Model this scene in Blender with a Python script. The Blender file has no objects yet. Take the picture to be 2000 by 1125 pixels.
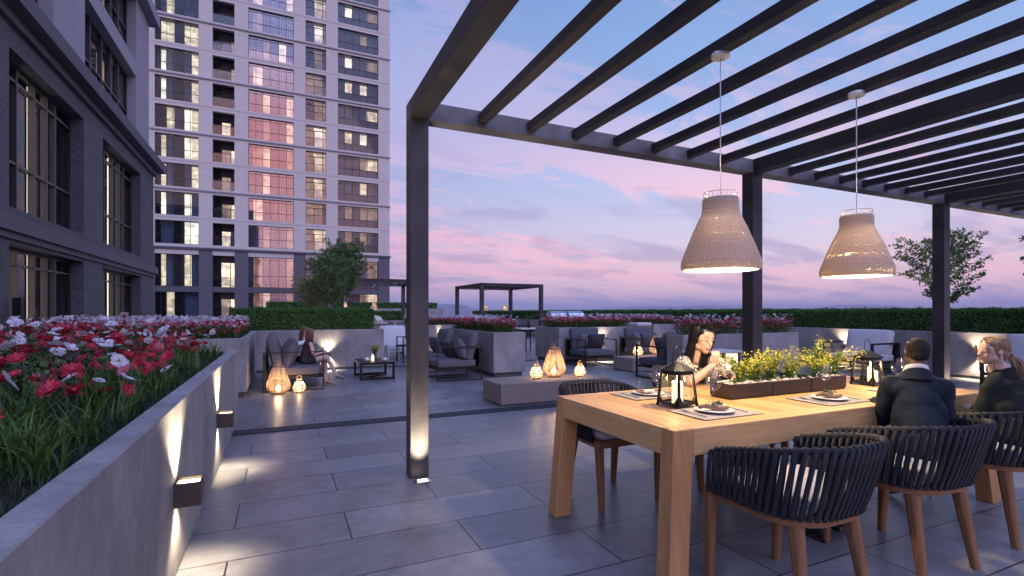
import bpy, math, random
import numpy as np
from mathutils import Vector, Matrix, Euler
R=math.radians
S=bpy.context.scene
# ---------------------------------------------------------------- camera
cd=bpy.data.cameras.new('camera'); cam=bpy.data.objects.new('camera',cd); S.collection.objects.link(cam)
cam.location=(0,0,1.3); cam.rotation_euler=(R(90),0,R(-24.55))
cd.sensor_width=36; cd.lens=987/2000*36; cd.shift_y=(609-562.5)/2000; cd.clip_start=.05; cd.clip_end=20000
S.camera=cam
# ---------------------------------------------------------------- exposure
S.view_settings.view_transform='Standard'; S.view_settings.look='None'
S.view_settings.exposure=.40; S.view_settings.gamma=1; S.view_settings.use_curve_mapping=False
S.cycles.max_bounces=7; S.cycles.diffuse_bounces=3; S.cycles.glossy_bounces=3; S.cycles.transmission_bounces=5
S.cycles.transparent_max_bounces=16; S.cycles.sample_clamp_indirect=4; S.cycles.caustics_reflective=False; S.cycles.caustics_refractive=False
S.cycles.use_denoising=True
# ---------------------------------------------------------------- node helper
class N:
    def __init__(s,nt): s.nt=nt; s.n=nt.nodes; s.l=nt.links
    def add(s,t,**k):
        nd=s.n.new(t)
        for a,b in k.items(): setattr(nd,a,b)
        return nd
    def set(s,sock,v):
        if isinstance(v,bpy.types.NodeSocket): s.l.new(v,sock)
        elif isinstance(v,(tuple,list)) and len(v)==3 and getattr(sock,'type','')=='RGBA': sock.default_value=(*v,1)
        else: sock.default_value=v
    def math(s,op,a,b=None,c=None,clamp=False):
        nd=s.add('ShaderNodeMath',operation=op,use_clamp=clamp); s.set(nd.inputs[0],a)
        if b is not None: s.set(nd.inputs[1],b)
        if c is not None: s.set(nd.inputs[2],c)
        return nd.outputs[0]
    def vmath(s,op,a,b=None):
        nd=s.add('ShaderNodeVectorMath',operation=op); s.set(nd.inputs[0],a)
        if b is not None: s.set(nd.inputs[1],b)
        return nd.outputs[0] if op not in('DOT_PRODUCT','LENGTH') else nd.outputs['Value']
    def mix(s,f,a,b,mode='MIX'):
        nd=s.add('ShaderNodeMix',data_type='RGBA',blend_type=mode); s.set(nd.inputs[0],f); s.set(nd.inputs[6],a); s.set(nd.inputs[7],b)
        return nd.outputs[2]
    def ramp(s,f,stops,interp='LINEAR'):
        nd=s.add('ShaderNodeValToRGB'); cr=nd.color_ramp; cr.interpolation=interp
        while len(cr.elements)<len(stops): cr.elements.new(.5)
        for e,(p,c) in zip(cr.elements,stops): e.position=p; e.color=(*c,1) if len(c)==3 else c
        s.set(nd.inputs[0],f); return nd.outputs[0]
    def noise(s,v,scale=5,detail=4,rough=.55,dist=0):
        nd=s.add('ShaderNodeTexNoise'); s.set(nd.inputs['Vector'],v); nd.inputs['Scale'].default_value=scale
        nd.inputs['Detail'].default_value=detail; nd.inputs['Roughness'].default_value=rough; nd.inputs['Distortion'].default_value=dist
        return nd.outputs[0]
    def maprange(s,v,a,b,c=0,d=1,smooth=False):
        nd=s.add('ShaderNodeMapRange'); nd.interpolation_type='SMOOTHSTEP' if smooth else 'LINEAR'
        s.set(nd.inputs[0],v); 
        for i,x in zip((1,2,3,4),(a,b,c,d)): nd.inputs[i].default_value=x
        return nd.outputs[0]
    def mapping(s,v,scale=(1,1,1),loc=(0,0,0),rot=(0,0,0)):
        nd=s.add('ShaderNodeMapping'); s.set(nd.inputs[0],v); nd.inputs['Scale'].default_value=scale; nd.inputs['Location'].default_value=loc; nd.inputs['Rotation'].default_value=rot
        return nd.outputs[0]
def srgb(r,g,b):
    f=lambda c:(c/255/12.92 if c/255<=.04045 else ((c/255+.055)/1.055)**2.4)
    return (f(r),f(g),f(b))
# ---------------------------------------------------------------- world: dusk sky with a low Nishita base, pink cloud streaks and the sunset glow
W=bpy.data.worlds.new('World'); S.world=W; W.use_nodes=True
w=N(W.node_tree); w.n.clear()
tc=w.add('ShaderNodeTexCoord').outputs['Generated']
sep=w.add('ShaderNodeSeparateXYZ'); w.l.new(tc,sep.inputs[0]); X,Y,Z=sep.outputs
el=w.math('MAXIMUM',Z,0.0)
left=w.ramp(el,[(0,srgb(150,146,192)),(.06,srgb(160,146,190)),(.16,srgb(152,144,192)),(.27,srgb(138,148,200)),(.42,srgb(112,148,202)),(.6,srgb(84,120,182)),(1,srgb(70,100,165))])
right=w.ramp(el,[(0,srgb(205,175,205)),(.04,srgb(232,196,206)),(.12,srgb(210,198,220)),(.24,srgb(172,186,224)),(.38,srgb(136,164,214)),(.6,srgb(110,145,200)),(1,srgb(75,105,170))])
azr=w.vmath('DOT_PRODUCT',tc,(math.sin(R(75)),math.cos(R(75)),0))
azf=w.maprange(azr,.1,.98,0,1,True)
base=w.mix(azf,left,right)
den=w.math('ADD',el,.16)
pv=w.add('ShaderNodeCombineXYZ'); w.set(pv.inputs[0],w.math('DIVIDE',X,den)); w.set(pv.inputs[1],w.math('DIVIDE',Y,den)); w.set(pv.inputs[2],0.0)
P=w.mapping(pv.outputs[0],scale=(.8,1.7,1),loc=(3.1,1.7,0),rot=(0,0,R(-38)))
c1=w.noise(P,2.1,10,.72,1.3)
big=w.noise(P,.42,2,.5,.2)
cm=w.maprange(w.math('ADD',c1,w.math('MULTIPLY',w.math('SUBTRACT',big,.5),1.5)),.46,.62,0,1,True)
win=w.math('MULTIPLY',w.maprange(el,.015,.07,0,1,True),w.maprange(el,.20,.34,1,.45,True))
cmask=w.math('MULTIPLY',cm,win)
ccol=w.ramp(el,[(0,srgb(215,165,195)),(.1,srgb(232,158,190)),(.25,srgb(206,158,200)),(.5,srgb(176,168,215))])
ccol=w.mix(azf,ccol,srgb(246,190,205))
s1=w.mix(w.math('MULTIPLY',cmask,.68),base,ccol)
# darker violet under-clouds
P2=w.mapping(pv.outputs[0],scale=(.7,1.5,1),loc=(7.4,2.2,0),rot=(0,0,R(-32)))
c2=w.maprange(w.noise(P2,1.6,6,.6,.4),.48,.62,0,1,True)
s2=w.mix(w.math('MULTIPLY',w.math('MULTIPLY',c2,w.maprange(el,.05,.40,1,.25,True)),.55),s1,srgb(142,132,182))
# bluish bank right at the horizon
P3=w.mapping(tc,scale=(5,5,26)); c3=w.noise(P3,1.0,5,.6)
bank=w.maprange(w.math('ADD',w.math('MULTIPLY',c3,.07),w.math('MULTIPLY',el,-1.0)),.012,.026,0,1,True)
s3=w.mix(w.math('MULTIPLY',bank,.75),s2,srgb(156,152,200))
# sunset side behind the terrace (south): red afterglow, plus added brightness
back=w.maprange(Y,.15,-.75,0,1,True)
azs=w.maprange(w.math('ABSOLUTE',w.math('SUBTRACT',w.math('DIVIDE',X,w.math('MAXIMUM',w.math('MULTIPLY',Y,-1.0),.05)),-.03)),.05,.14,1,0,True)
els=w.math('MULTIPLY',w.maprange(el,.12,.21,0,1,True),w.maprange(el,.31,.40,1,0,True))
glown=w.maprange(w.noise(w.mapping(tc,scale=(3,3,9)),1.5,4,.6),.3,.6,.45,1)
gl=w.math('MULTIPLY',w.math('MULTIPLY',azs,els),w.math('MULTIPLY',back,glown))
s4=w.mix(w.math('MULTIPLY',back,.5),s3,w.mix(.5,s3,srgb(205,190,220)))
s5=w.mix(gl,s4,(.62,.13,.15))
mul=w.math('ADD',.92,w.math('MULTIPLY',back,w.math('ADD',.35,w.maprange(el,.30,.60,0,2.9,True))))  # unseen upper southern sky boosted to light tower and floor
nish=w.add('ShaderNodeTexSky',sky_type='NISHITA'); nish.sun_disc=False; nish.sun_elevation=R(1.0); nish.sun_rotation=R(180); nish.air_density=1.2; nish.dust_density=1.5
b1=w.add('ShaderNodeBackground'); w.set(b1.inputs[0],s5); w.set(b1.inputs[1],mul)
b2=w.add('ShaderNodeBackground'); w.set(b2.inputs[0],nish.outputs[0]); b2.inputs[1].default_value=.05
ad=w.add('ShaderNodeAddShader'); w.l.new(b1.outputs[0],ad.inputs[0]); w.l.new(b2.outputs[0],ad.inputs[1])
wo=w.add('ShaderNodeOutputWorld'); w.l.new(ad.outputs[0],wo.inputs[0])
W.cycles.sampling_method='MANUAL'; W.cycles.sample_map_resolution=512
# last soft light of the set sun, from behind the camera
sd=bpy.data.lights.new('sun','SUN'); sd.energy=.12; sd.angle=R(25); sd.color=(1,.72,.7)
so=bpy.data.objects.new('sun',sd); S.collection.objects.link(so); so.rotation_euler=Vector((-.05,-1,.22)).to_track_quat('Z','Y').to_euler()

# ---------------------------------------------------------------- materials
MATS={}
def M(name,col,rough=.6,metal=0,var=0,vs=4,vcol=None,bump=0,bs=60,spec=.5,rvar=0,emit=None,es=0,stretch=(1,1,1),coat=0,sub=0,bstretch=None,detail=5,trans=0,world=False,bdist=.004):
    m=bpy.data.materials.new(name); m.use_nodes=True; MATS[name]=m
    k=N(m.node_tree); b=k.n['Principled BSDF']
    b.inputs['Roughness'].default_value=rough; b.inputs['Metallic'].default_value=metal; b.inputs['Specular IOR Level'].default_value=spec
    if world: crd=k.add('ShaderNodeNewGeometry').outputs['Position']
    else: crd=k.add('ShaderNodeTexCoord').outputs['Object']
    v=k.mapping(crd,scale=stretch)
    if var or vcol:
        n=k.noise(v,vs,detail,.6)
        f=k.maprange(n,.3,.7,0,1)
        dark=vcol if vcol else tuple(c*(1-var) for c in col)
        lite=col if vcol else tuple(min(1,c*(1+var)) for c in col)
        cc=k.mix(f,dark,lite)
        k.set(b.inputs['Base Color'],cc)
        if rvar: k.set(b.inputs['Roughness'],k.maprange(n,.3,.7,rough-rvar,rough+rvar))
    else: b.inputs['Base Color'].default_value=(*col,1)
    if bump:
        n2=k.noise(k.mapping(crd,scale=bstretch or stretch),bs,4,.6)
        bn=k.add('ShaderNodeBump'); bn.inputs['Strength'].default_value=bump; bn.inputs['Distance'].default_value=bdist
        k.set(bn.inputs['Height'],n2); k.l.new(bn.outputs[0],b.inputs['Normal'])
    if emit: b.inputs['Emission Color'].default_value=(*emit,1); b.inputs['Emission Strength'].default_value=es
    if coat: b.inputs['Coat Weight'].default_value=coat
    if sub: b.inputs['Subsurface Weight'].default_value=sub; b.inputs['Subsurface Radius'].default_value=(.01,.004,.002)
    if trans: b.inputs['Transmission Weight'].default_value=trans
    return m
def concrete(name,c,dark,vs=1.3,streak=(1,1,.25),rough=.75,pit=0):
    m=bpy.data.materials.new(name); m.use_nodes=True; MATS[name]=m
    k=N(m.node_tree); b=k.n['Principled BSDF']; b.inputs['Specular IOR Level'].default_value=.35
    p=k.add('ShaderNodeNewGeometry').outputs['Position']
    n1=k.noise(k.mapping(p,scale=streak),vs,7,.62,.2); n2=k.noise(k.mapping(p,scale=streak),vs*14,5,.72); n3=k.noise(p,95,3,.6)
    f=k.math('ADD',k.math('MULTIPLY',n1,.55),k.math('ADD',k.math('MULTIPLY',n2,.3),k.math('MULTIPLY',n3,.15)))
    col=k.ramp(f,[(.36,dark),(.5,tuple((a+d)/2 for a,d in zip(c,dark))),(.63,c)])
    vo=k.add('ShaderNodeTexVoronoi'); vo.inputs['Scale'].default_value=17; k.set(vo.inputs['Vector'],k.mapping(p,scale=(1,1,.8)))
    pm=k.math('MULTIPLY',k.maprange(vo.outputs['Distance'],.05,.13,1,0,True),k.maprange(k.noise(p,3.1,3,.5),.52,.66,0,1,True))
    col=k.mix(k.math('MULTIPLY',pm,.45 if pit else .22),col,tuple(x*.45 for x in dark))
    k.set(b.inputs['Base Color'],col); k.set(b.inputs['Roughness'],k.maprange(n2,.3,.7,rough-.1,rough+.1))
    bn=k.add('ShaderNodeBump'); bn.inputs['Strength'].default_value=.35; bn.inputs['Distance'].default_value=.003
    k.set(bn.inputs['Height'],k.math('SUBTRACT',k.math('ADD',n2,k.math('MULTIPLY',n3,.5)),k.math('MULTIPLY',pm,1.2))); k.l.new(bn.outputs[0],b.inputs['Normal'])
    return m
concrete('concrete',(.42,.395,.385),(.175,.166,.172),vs=1.9,streak=(1,1,.55))
concrete('concrete_top',(.33,.33,.36),(.20,.20,.22),streak=(1,1,1))
concrete('travertine',(.33,.275,.235),(.20,.165,.145),streak=(.5,.5,2.6),pit=1)
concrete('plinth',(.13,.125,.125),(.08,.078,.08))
def wood(name,c1,c2,grain=(14,1.2,14),rough=.45,ringscale=3.0,tint=.12):
    m=bpy.data.materials.new(name); m.use_nodes=True; MATS[name]=m
    k=N(m.node_tree); b=k.n['Principled BSDF']; b.inputs['Specular IOR Level'].default_value=.4
    o=k.add('ShaderNodeTexCoord').outputs['Object']; v=k.mapping(o,scale=grain)
    n1=k.noise(v,ringscale,6,.6,.6); n2=k.noise(k.mapping(o,scale=tuple(g*4 for g in grain)),ringscale*3,4,.6)
    f=k.math('ADD',k.math('MULTIPLY',n1,.7),k.math('MULTIPLY',n2,.3))
    col=k.ramp(f,[(.33,c2),(.52,tuple((a+d)/2 for a,d in zip(c1,c2))),(.68,c1)])
    at=k.add('ShaderNodeAttribute',attribute_name='tint'); 
    col=k.mix(1.0,col,k.mix(k.math('MULTIPLY',at.outputs['Fac'],1.0),(1.12,1.06,1.0),(.74,.68,.62)),'MULTIPLY')
    k.set(b.inputs['Base Color'],col); k.set(b.inputs['Roughness'],k.maprange(n2,.3,.7,rough-.08,rough+.12))
    bn=k.add('ShaderNodeBump'); bn.inputs['Strength'].default_value=.25; bn.inputs['Distance'].default_value=.002
    k.set(bn.inputs['Height'],f); k.l.new(bn.outputs[0],b.inputs['Normal'])
    return m
wood('teak_x',(.64,.42,.20),(.46,.27,.115),grain=(1.1,13,13))
wood('teak_y',(.64,.42,.20),(.46,.27,.115),grain=(13,1.1,13))
wood('teak_z',(.52,.29,.125),(.36,.18,.07),grain=(13,13,1.1))
wood('chair_wood',(.30,.155,.072),(.17,.08,.036),grain=(16,16,1.4))
wood('chair_rail',(.30,.155,.072),(.17,.08,.036),grain=(3,3,16))
M('metal_dark',(.032,.031,.036),.42,metal=.35,var=.35,vs=2.2,rvar=.1,bump=.1,bs=120)
M('metal_blotch',(.12,.12,.14),.55,metal=.2,var=.55,vs=2.6,rvar=.12,bump=.2,bs=40,detail=7)
M('black_metal',(.018,.018,.02),.4,metal=.5)
M('strap',(.019,.020,.026),.8,var=.25,vs=30,bump=.3,bs=300)
M('metal_post',(.050,.047,.056),.5,metal=.25,var=.6,vs=1.7,rvar=.12,bump=.2,bs=40,detail=8)
M('frame_bronze',(.11,.085,.07),.45,metal=.4)
M('strap_taupe',(.034,.037,.050),.8,var=.25,vs=30,bump=.3,bs=300)
M('seat_fabric',(.52,.51,.52),.9,var=.08,vs=60,bump=.3,bs=400)
M('grey_fabric',(.125,.12,.135),.92,var=.14,vs=40,bump=.4,bs=420)
M('blue_fabric',(.085,.088,.108),.92,var=.14,vs=40,bump=.4,bs=420)
M('charcoal_fabric',(.035,.036,.044),.92,var=.14,vs=40,bump=.4,bs=420)
M('white_fabric',(.62,.61,.63),.9,var=.06,vs=30,bump=.2,bs=300)
M('frame_brown',(.020,.016,.016),.4,metal=.4)
M('white_paint',(.62,.61,.6),.5)
M('white_metal',(.75,.74,.72),.4)
M('steel',(.62,.62,.64),.28,metal=1)
M('cutlery',(.30,.32,.38),.25,metal=1)

M('rattan_light',(.72,.52,.33),.55,var=.22,vs=40)
M('rattan_dark',(.42,.24,.13),.55,var=.22,vs=40)
M('wax',(.85,.78,.66),.5,sub=.35,emit=(1,.72,.38),es=1.3)
M('flame',(1,.8,.4),.5,emit=(1,.62,.22),es=45)
M('lamp_glow',(1,.9,.7),.5,emit=(1,.80,.52),es=7)
M('uplight_glow',(1,.9,.7),.5,emit=(1,.84,.6),es=9)
M('bulb',(1,.9,.7),.5,emit=(1,.74,.42),es=14)
M('plate',(.72,.70,.67),.3,spec=.6)
M('mat_fabric',(.30,.275,.28),.85,var=.08,vs=50)
M('mat_edge',(.03,.028,.03),.8)
M('napkin',(.60,.58,.55),.9)
M('bark_roll',(.22,.135,.075),.7,var=.4,vs=30,bump=.5,bs=90)
M('trough',(.050,.036,.034),.42,metal=.4,var=.15,vs=5)
M('pebble_light',(.58,.53,.47),.6,var=.25,vs=20)
M('pebble_dark',(.24,.17,.13),.6,var=.3,vs=20)
M('soil',(.022,.017,.013),.95,var=.3,vs=10,bump=.6,bs=30)
M('terracotta',(.3,.2,.15),.7)
def leafmat(name,c1,c2,rough=.55,tr=.25):
    m=bpy.data.materials.new(name); m.use_nodes=True; MATS[name]=m
    k=N(m.node_tree); b=k.n['Principled BSDF']; b.inputs['Roughness'].default_value=rough
    at=k.add('ShaderNodeAttribute',attribute_name='tint')
    col=k.mix(at.outputs['Fac'],c1,c2); k.set(b.inputs['Base Color'],col)
    t=k.add('ShaderNodeBsdfTranslucent'); k.set(t.inputs[0],col); mx=k.add('ShaderNodeMixShader'); mx.inputs[0].default_value=tr
    k.l.new(b.outputs[0],mx.inputs[1]); k.l.new(t.outputs[0],mx.inputs[2]); k.l.new(mx.outputs[0],k.n['Material Output'].inputs[0])
    return m
leafmat('rattan',(.90,.77,.62),(.80,.65,.50),.6,.28)
leafmat('hedge_leaf',(.024,.095,.014),(.10,.25,.038))
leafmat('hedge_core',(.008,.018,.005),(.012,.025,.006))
leafmat('tree_leaf',(.06,.13,.035),(.20,.30,.09))
leafmat('tree_leaf_pale',(.20,.25,.08),(.36,.38,.16))
leafmat('grass_blade',(.020,.07,.010),(.15,.27,.045))
leafmat('turf',(.012,.032,.008),(.040,.085,.020))
leafmat('petal_red',(.26,.008,.025),(.80,.045,.095),tr=.3)
leafmat('petal_crimson',(.34,.010,.035),(.60,.04,.09),tr=.25)
leafmat('petal_white',(.50,.46,.54),(.86,.84,.88),tr=.3)
leafmat('petal_pink',(.55,.08,.15),(.70,.22,.30),tr=.3)
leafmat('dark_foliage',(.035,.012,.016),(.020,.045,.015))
leafmat('yellow_bloom',(.52,.50,.03),(.72,.66,.10),tr=.3)
leafmat('succulent',(.045,.10,.06),(.12,.20,.12))
leafmat('tan_bloom',(.45,.28,.08),(.6,.45,.15))
M('stem',(.045,.075,.025),.6)
M('bark',(.09,.07,.055),.85,var=.3,vs=12,bump=.6,bs=30)
M('birch_bark',(.30,.29,.28),.8,var=.3,vs=12)
M('flower_eye',(.25,.17,.04),.8)
# building
def stone(name,c,d,jh,jw,vs=60,mortar=.010,axis='X'):
    m=bpy.data.materials.new(name); m.use_nodes=True; MATS[name]=m
    k=N(m.node_tree); b=k.n['Principled BSDF']; b.inputs['Roughness'].default_value=.8; b.inputs['Specular IOR Level'].default_value=.3
    g=k.add('ShaderNodeNewGeometry'); p=g.outputs['Position']
    sp=k.add('ShaderNodeSeparateXYZ'); k.l.new(p,sp.inputs[0])
    cb=k.add('ShaderNodeCombineXYZ'); k.set(cb.inputs[0],k.math('ADD',sp.outputs[0],sp.outputs[1])); k.set(cb.inputs[1],sp.outputs[2])
    br=k.add('ShaderNodeTexBrick'); k.set(br.inputs['Vector'],cb.outputs[0]); br.inputs['Scale'].default_value=1
    br.inputs['Brick Width'].default_value=jw; br.inputs['Row Height'].default_value=jh; br.inputs['Mortar Size'].default_value=mortar; br.inputs['Mortar Smooth'].default_value=.1
    k.set(br.inputs['Color1'],tuple(x*.96 for x in c)); k.set(br.inputs['Color2'],tuple(x*1.04 for x in c)); k.set(br.inputs['Mortar'],tuple(x*.72 for x in c))
    n=k.noise(p,vs,4,.7); n2=k.noise(p,.5,4,.6)
    f=k.maprange(n,.35,.65,0,1); col=k.mix(f,k.mix(.75,br.outputs[0],d),br.outputs[0])
    col=k.mix(k.maprange(n2,.3,.7,0,.25),col,d)
    k.set(b.inputs['Base Color'],col)
    bn=k.add('ShaderNodeBump'); bn.inputs['Strength'].default_value=.4; bn.inputs['Distance'].default_value=.01; k.set(bn.inputs['Height'],k.math('SUBTRACT',n,k.math('MULTIPLY',br.outputs['Fac'],2.0)))
    k.l.new(bn.outputs[0],b.inputs['Normal'])
    return m
stone('tower_light',(.72,.62,.54),(.60,.52,.46),.76,1.5,vs=8,mortar=.012)
stone('tower_dark',(.155,.14,.15),(.12,.11,.12),.42,1.5,vs=8,mortar=.02)
stone('near_dark',(.150,.145,.160),(.062,.060,.070),.62,3.6,vs=16,mortar=.012)
stone('near_light',(.40,.38,.42),(.30,.285,.315),.62,2.4,vs=38,mortar=.010)
M('near_cornice',(.11,.105,.125),.75,var=.2,vs=30,world=True,bump=.3,bs=60)
M('near_cornice_light',(.33,.31,.34),.75,var=.2,vs=30,world=True)
M('tower_band',(.33,.30,.31),.8,world=True)
M('tower_band_dark',(.10,.092,.10),.8,world=True)
M('window_frame',(.030,.027,.032),.4,metal=.3)
M('mullion_light',(.10,.095,.10),.4,metal=.6)
def glass(name,tint,ref,rough=.02,rc=(1,1,1),fr=.28):
    m=bpy.data.materials.new(name); m.use_nodes=True; MATS[name]=m
    k=N(m.node_tree); k.n.remove(k.n['Principled BSDF'])
    t=k.add('ShaderNodeBsdfTransparent'); t.inputs[0].default_value=(*tint,1)
    g=k.add('ShaderNodeBsdfGlossy'); g.inputs[0].default_value=(*rc,1); g.inputs['Roughness'].default_value=rough
    lw=k.add('ShaderNodeLayerWeight'); lw.inputs[0].default_value=.35
    f=k.math('ADD',ref,k.math('MULTIPLY',lw.outputs['Fresnel'],fr),clamp=True)
    mx=k.add('ShaderNodeMixShader'); k.set(mx.inputs[0],f); k.l.new(t.outputs[0],mx.inputs[1]); k.l.new(g.outputs[0],mx.inputs[2])
    k.l.new(mx.outputs[0],k.n['Material Output'].inputs[0]); return m
glass('glass_clear',(.8,.82,.85),.015,fr=.05); glass('glass_mirror',(.80,.74,.78),.15,rough=.03,rc=(.95,.84,.9),fr=.1); glass('glass_mid',(.78,.76,.8),.035,rough=.03,fr=.05)
glass('glass_near',(.88,.88,.9),.03,fr=.10); glass('balustrade_glass',(.80,.80,.86),.05,fr=.06)
glass('lantern_glass',(.97,.96,.94),.02,fr=.08)
def paper():
    m=bpy.data.materials.new('lantern_paper'); m.use_nodes=True; MATS['lantern_paper']=m; k=N(m.node_tree); k.n.remove(k.n['Principled BSDF'])
    t=k.add('ShaderNodeBsdfTransparent'); d=k.add('ShaderNodeBsdfTranslucent'); d.inputs[0].default_value=(.95,.85,.68,1); mx=k.add('ShaderNodeMixShader'); mx.inputs[0].default_value=.22
    k.l.new(t.outputs[0],mx.inputs[1]); k.l.new(d.outputs[0],mx.inputs[2]); k.l.new(mx.outputs[0],k.n['Material Output'].inputs[0])
paper()
def wineglass():
    m=bpy.data.materials.new('wine_glass'); m.use_nodes=True; MATS['wine_glass']=m
    k=N(m.node_tree); k.n.remove(k.n['Principled BSDF'])
    t=k.add('ShaderNodeBsdfTransparent'); t.inputs[0].default_value=(.95,.95,.97,1); g=k.add('ShaderNodeBsdfGlossy'); g.inputs['Roughness'].default_value=.02
    lw=k.add('ShaderNodeLayerWeight'); lw.inputs[0].default_value=.25
    f=k.math('ADD',k.math('MULTIPLY',k.math('POWER',lw.outputs['Facing'],2.0),.95),.09,clamp=True)
    mx=k.add('ShaderNodeMixShader'); k.set(mx.inputs[0],f); k.l.new(t.outputs[0],mx.inputs[1]); k.l.new(g.outputs[0],mx.inputs[2]); k.l.new(mx.outputs[0],k.n['Material Output'].inputs[0])
wineglass()
def roomlit(name,c,st,vs):
    m=bpy.data.materials.new(name); m.use_nodes=True; MATS[name]=m
    k=N(m.node_tree); b=k.n['Principled BSDF']; b.inputs['Base Color'].default_value=(.3,.26,.2,1)
    p=k.add('ShaderNodeNewGeometry').outputs['Position']
    n=k.noise(k.mapping(p,scale=(1,1,1.6)),vs,3,.5); vo=k.add('ShaderNodeTexVoronoi'); vo.distance='CHEBYCHEV'; vo.inputs['Scale'].default_value=vs*.9; k.set(vo.inputs['Vector'],p)
    f=k.math('MULTIPLY',k.maprange(n,.35,.62,.55,1.15),k.maprange(vo.outputs['Distance'],.25,.55,1,.62))
    k.set(b.inputs['Emission Color'],c); k.set(b.inputs['Emission Strength'],k.math('MULTIPLY',f,st)); return m
M('room_near',(.4,.35,.28),.8,emit=(1,.86,.64),es=1.7); roomlit('room_warm',(1,.82,.55),1.25,1.4); roomlit('room_bright',(1,.90,.70),1.9,1.0); roomlit('room_dim',(.85,.58,.36),.45,1.6)
def curtain(name,c):
    m=bpy.data.materials.new(name); m.use_nodes=True; MATS[name]=m
    k=N(m.node_tree); b=k.n['Principled BSDF']; b.inputs['Roughness'].default_value=.9
    p=k.add('ShaderNodeNewGeometry').outputs['Position']; wv=k.add('ShaderNodeTexWave'); wv.inputs['Scale'].default_value=1.3; wv.inputs['Distortion'].default_value=2.5
    k.set(wv.inputs['Vector'],k.mapping(p,scale=(1,1,.05))); k.set(b.inputs['Base Color'],k.mix(wv.outputs['Fac'],tuple(x*.6 for x in c),c))
    bn=k.add('ShaderNodeBump'); bn.inputs['Distance'].default_value=.08; k.set(bn.inputs['Height'],wv.outputs['Fac']); k.l.new(bn.outputs[0],b.inputs['Normal'])
curtain('curtain_blue',(.26,.32,.46)); curtain('curtain_pale',(.50,.50,.56))
M('room_dark',(.014,.012,.014),.9,spec=.1); M('room_brown',(.045,.030,.026),.8); M('panel_dark',(.045,.036,.045),.35,metal=.2); M('panel_purple',(.085,.065,.085),.3)
M('skin_asian',(.56,.34,.24),.5,sub=.15); M('skin_dark',(.115,.055,.034),.5,sub=.1); M('skin_fair',(.60,.40,.32),.5,sub=.15)
M('hair_black',(.006,.005,.006),.32,var=.5,vs=60,stretch=(1,1,.2)); M('hair_blond',(.30,.19,.10),.4,var=.4,vs=60,stretch=(1,1,.2)); M('hair_brown',(.16,.085,.045),.4,var=.4,vs=60,stretch=(1,1,.2)); M('hair_short',(.010,.007,.006),.85,bump=.6,bs=250)
M('suit_navy',(.015,.022,.035),.8,spec=.15,var=.18,vs=9,bump=.25,bs=300); M('suit_green',(.016,.020,.020),.8,spec=.15,var=.18,vs=9,bump=.25,bs=300)
M('shirt_white',(.8,.8,.82),.8); M('dress_dark',(.045,.010,.028),.8); M('shorts_black',(.012,.014,.014),.9,vcol=(.035,.05,.04),vs=30); M('shoe_black',(.010,.010,.011),.3); M('shoe_grey',(.16,.17,.16),.4)
M('eye_white',(.7,.68,.66),.25); M('iris_dark',(.012,.008,.006),.15); M('earring',(.75,.7,.6),.25,metal=.9); M('book_cover',(.62,.62,.66),.6); M('phone',(.02,.02,.022),.2)
def leopard():
    m=bpy.data.materials.new('leopard_print'); m.use_nodes=True; MATS['leopard_print']=m
    k=N(m.node_tree); b=k.n['Principled BSDF']; b.inputs['Roughness'].default_value=.8
    o=k.add('ShaderNodeTexCoord').outputs['Object']; vo=k.add('ShaderNodeTexVoronoi'); vo.inputs['Scale'].default_value=80; k.set(vo.inputs["Vector"],o)
    n=k.noise(o,120,2,.5); f=k.math('ADD',vo.outputs['Distance'],k.math('MULTIPLY',k.math('SUBTRACT',n,.5),.7))
    k.set(b.inputs['Base Color'],k.ramp(f,[(.40,(.012,.011,.012)),(.46,(.66,.60,.52))])); 
leopard()
def tilemat():
    m=bpy.data.materials.new('floor_tile'); m.use_nodes=True; MATS['floor_tile']=m
    k=N(m.node_tree); b=k.n['Principled BSDF']; b.inputs['Specular IOR Level'].default_value=.5
    p=k.add('ShaderNodeNewGeometry').outputs['Position']
    v=k.mapping(p,loc=(-.37+125.0,-6.02+86.0,0))
    def brick(c1,c2,mo,ms):
        br=k.add('ShaderNodeTexBrick'); k.set(br.inputs['Vector'],v); br.inputs['Scale'].default_value=1; br.offset=.5; br.offset_frequency=2
        br.inputs['Brick Width'].default_value=1.25; br.inputs['Row Height'].default_value=.43; br.inputs['Mortar Size'].default_value=ms; br.inputs['Mortar Smooth'].default_value=.0; br.inputs['Bias'].default_value=0
        k.set(br.inputs['Color1'],c1); k.set(br.inputs['Color2'],c2); k.set(br.inputs['Mortar'],mo); return br
    br=brick((.175,.174,.188),(.240,.238,.254),(.012,.012,.014),.0042)
    n1=k.noise(p,1.3,9,.68,.4); n2=k.noise(p,60,5,.72); n3=k.noise(k.mapping(p,scale=(1,1.5,1)),7,6,.65,.3)
    f=k.math('ADD',k.math('MULTIPLY',n1,.5),k.math('ADD',k.math('MULTIPLY',n2,.22),k.math('MULTIPLY',n3,.28)))
    mott=k.ramp(f,[(.38,(.55,.55,.58)),(.5,(1.0,.99,.98)),(.62,(1.42,1.40,1.37))])
    col=k.mix(1.0,br.outputs[0],mott,'MULTIPLY'); k.set(b.inputs['Base Color'],col)
    k.set(b.inputs['Roughness'],k.maprange(f,.36,.64,.26,.50))
    bn=k.add('ShaderNodeBump'); bn.inputs['Strength'].default_value=.5; bn.inputs['Distance'].default_value=.003
    k.set(bn.inputs['Height'],k.math('SUBTRACT',k.math('MULTIPLY',f,.7),k.math('MULTIPLY',br.outputs['Fac'],1.5))); k.l.new(bn.outputs[0],b.inputs['Normal'])
tilemat()
M('paver_dark',(.028,.031,.040),.7,var=.3,vs=8,rvar=.08,world=True,bump=.3,bs=60)
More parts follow.
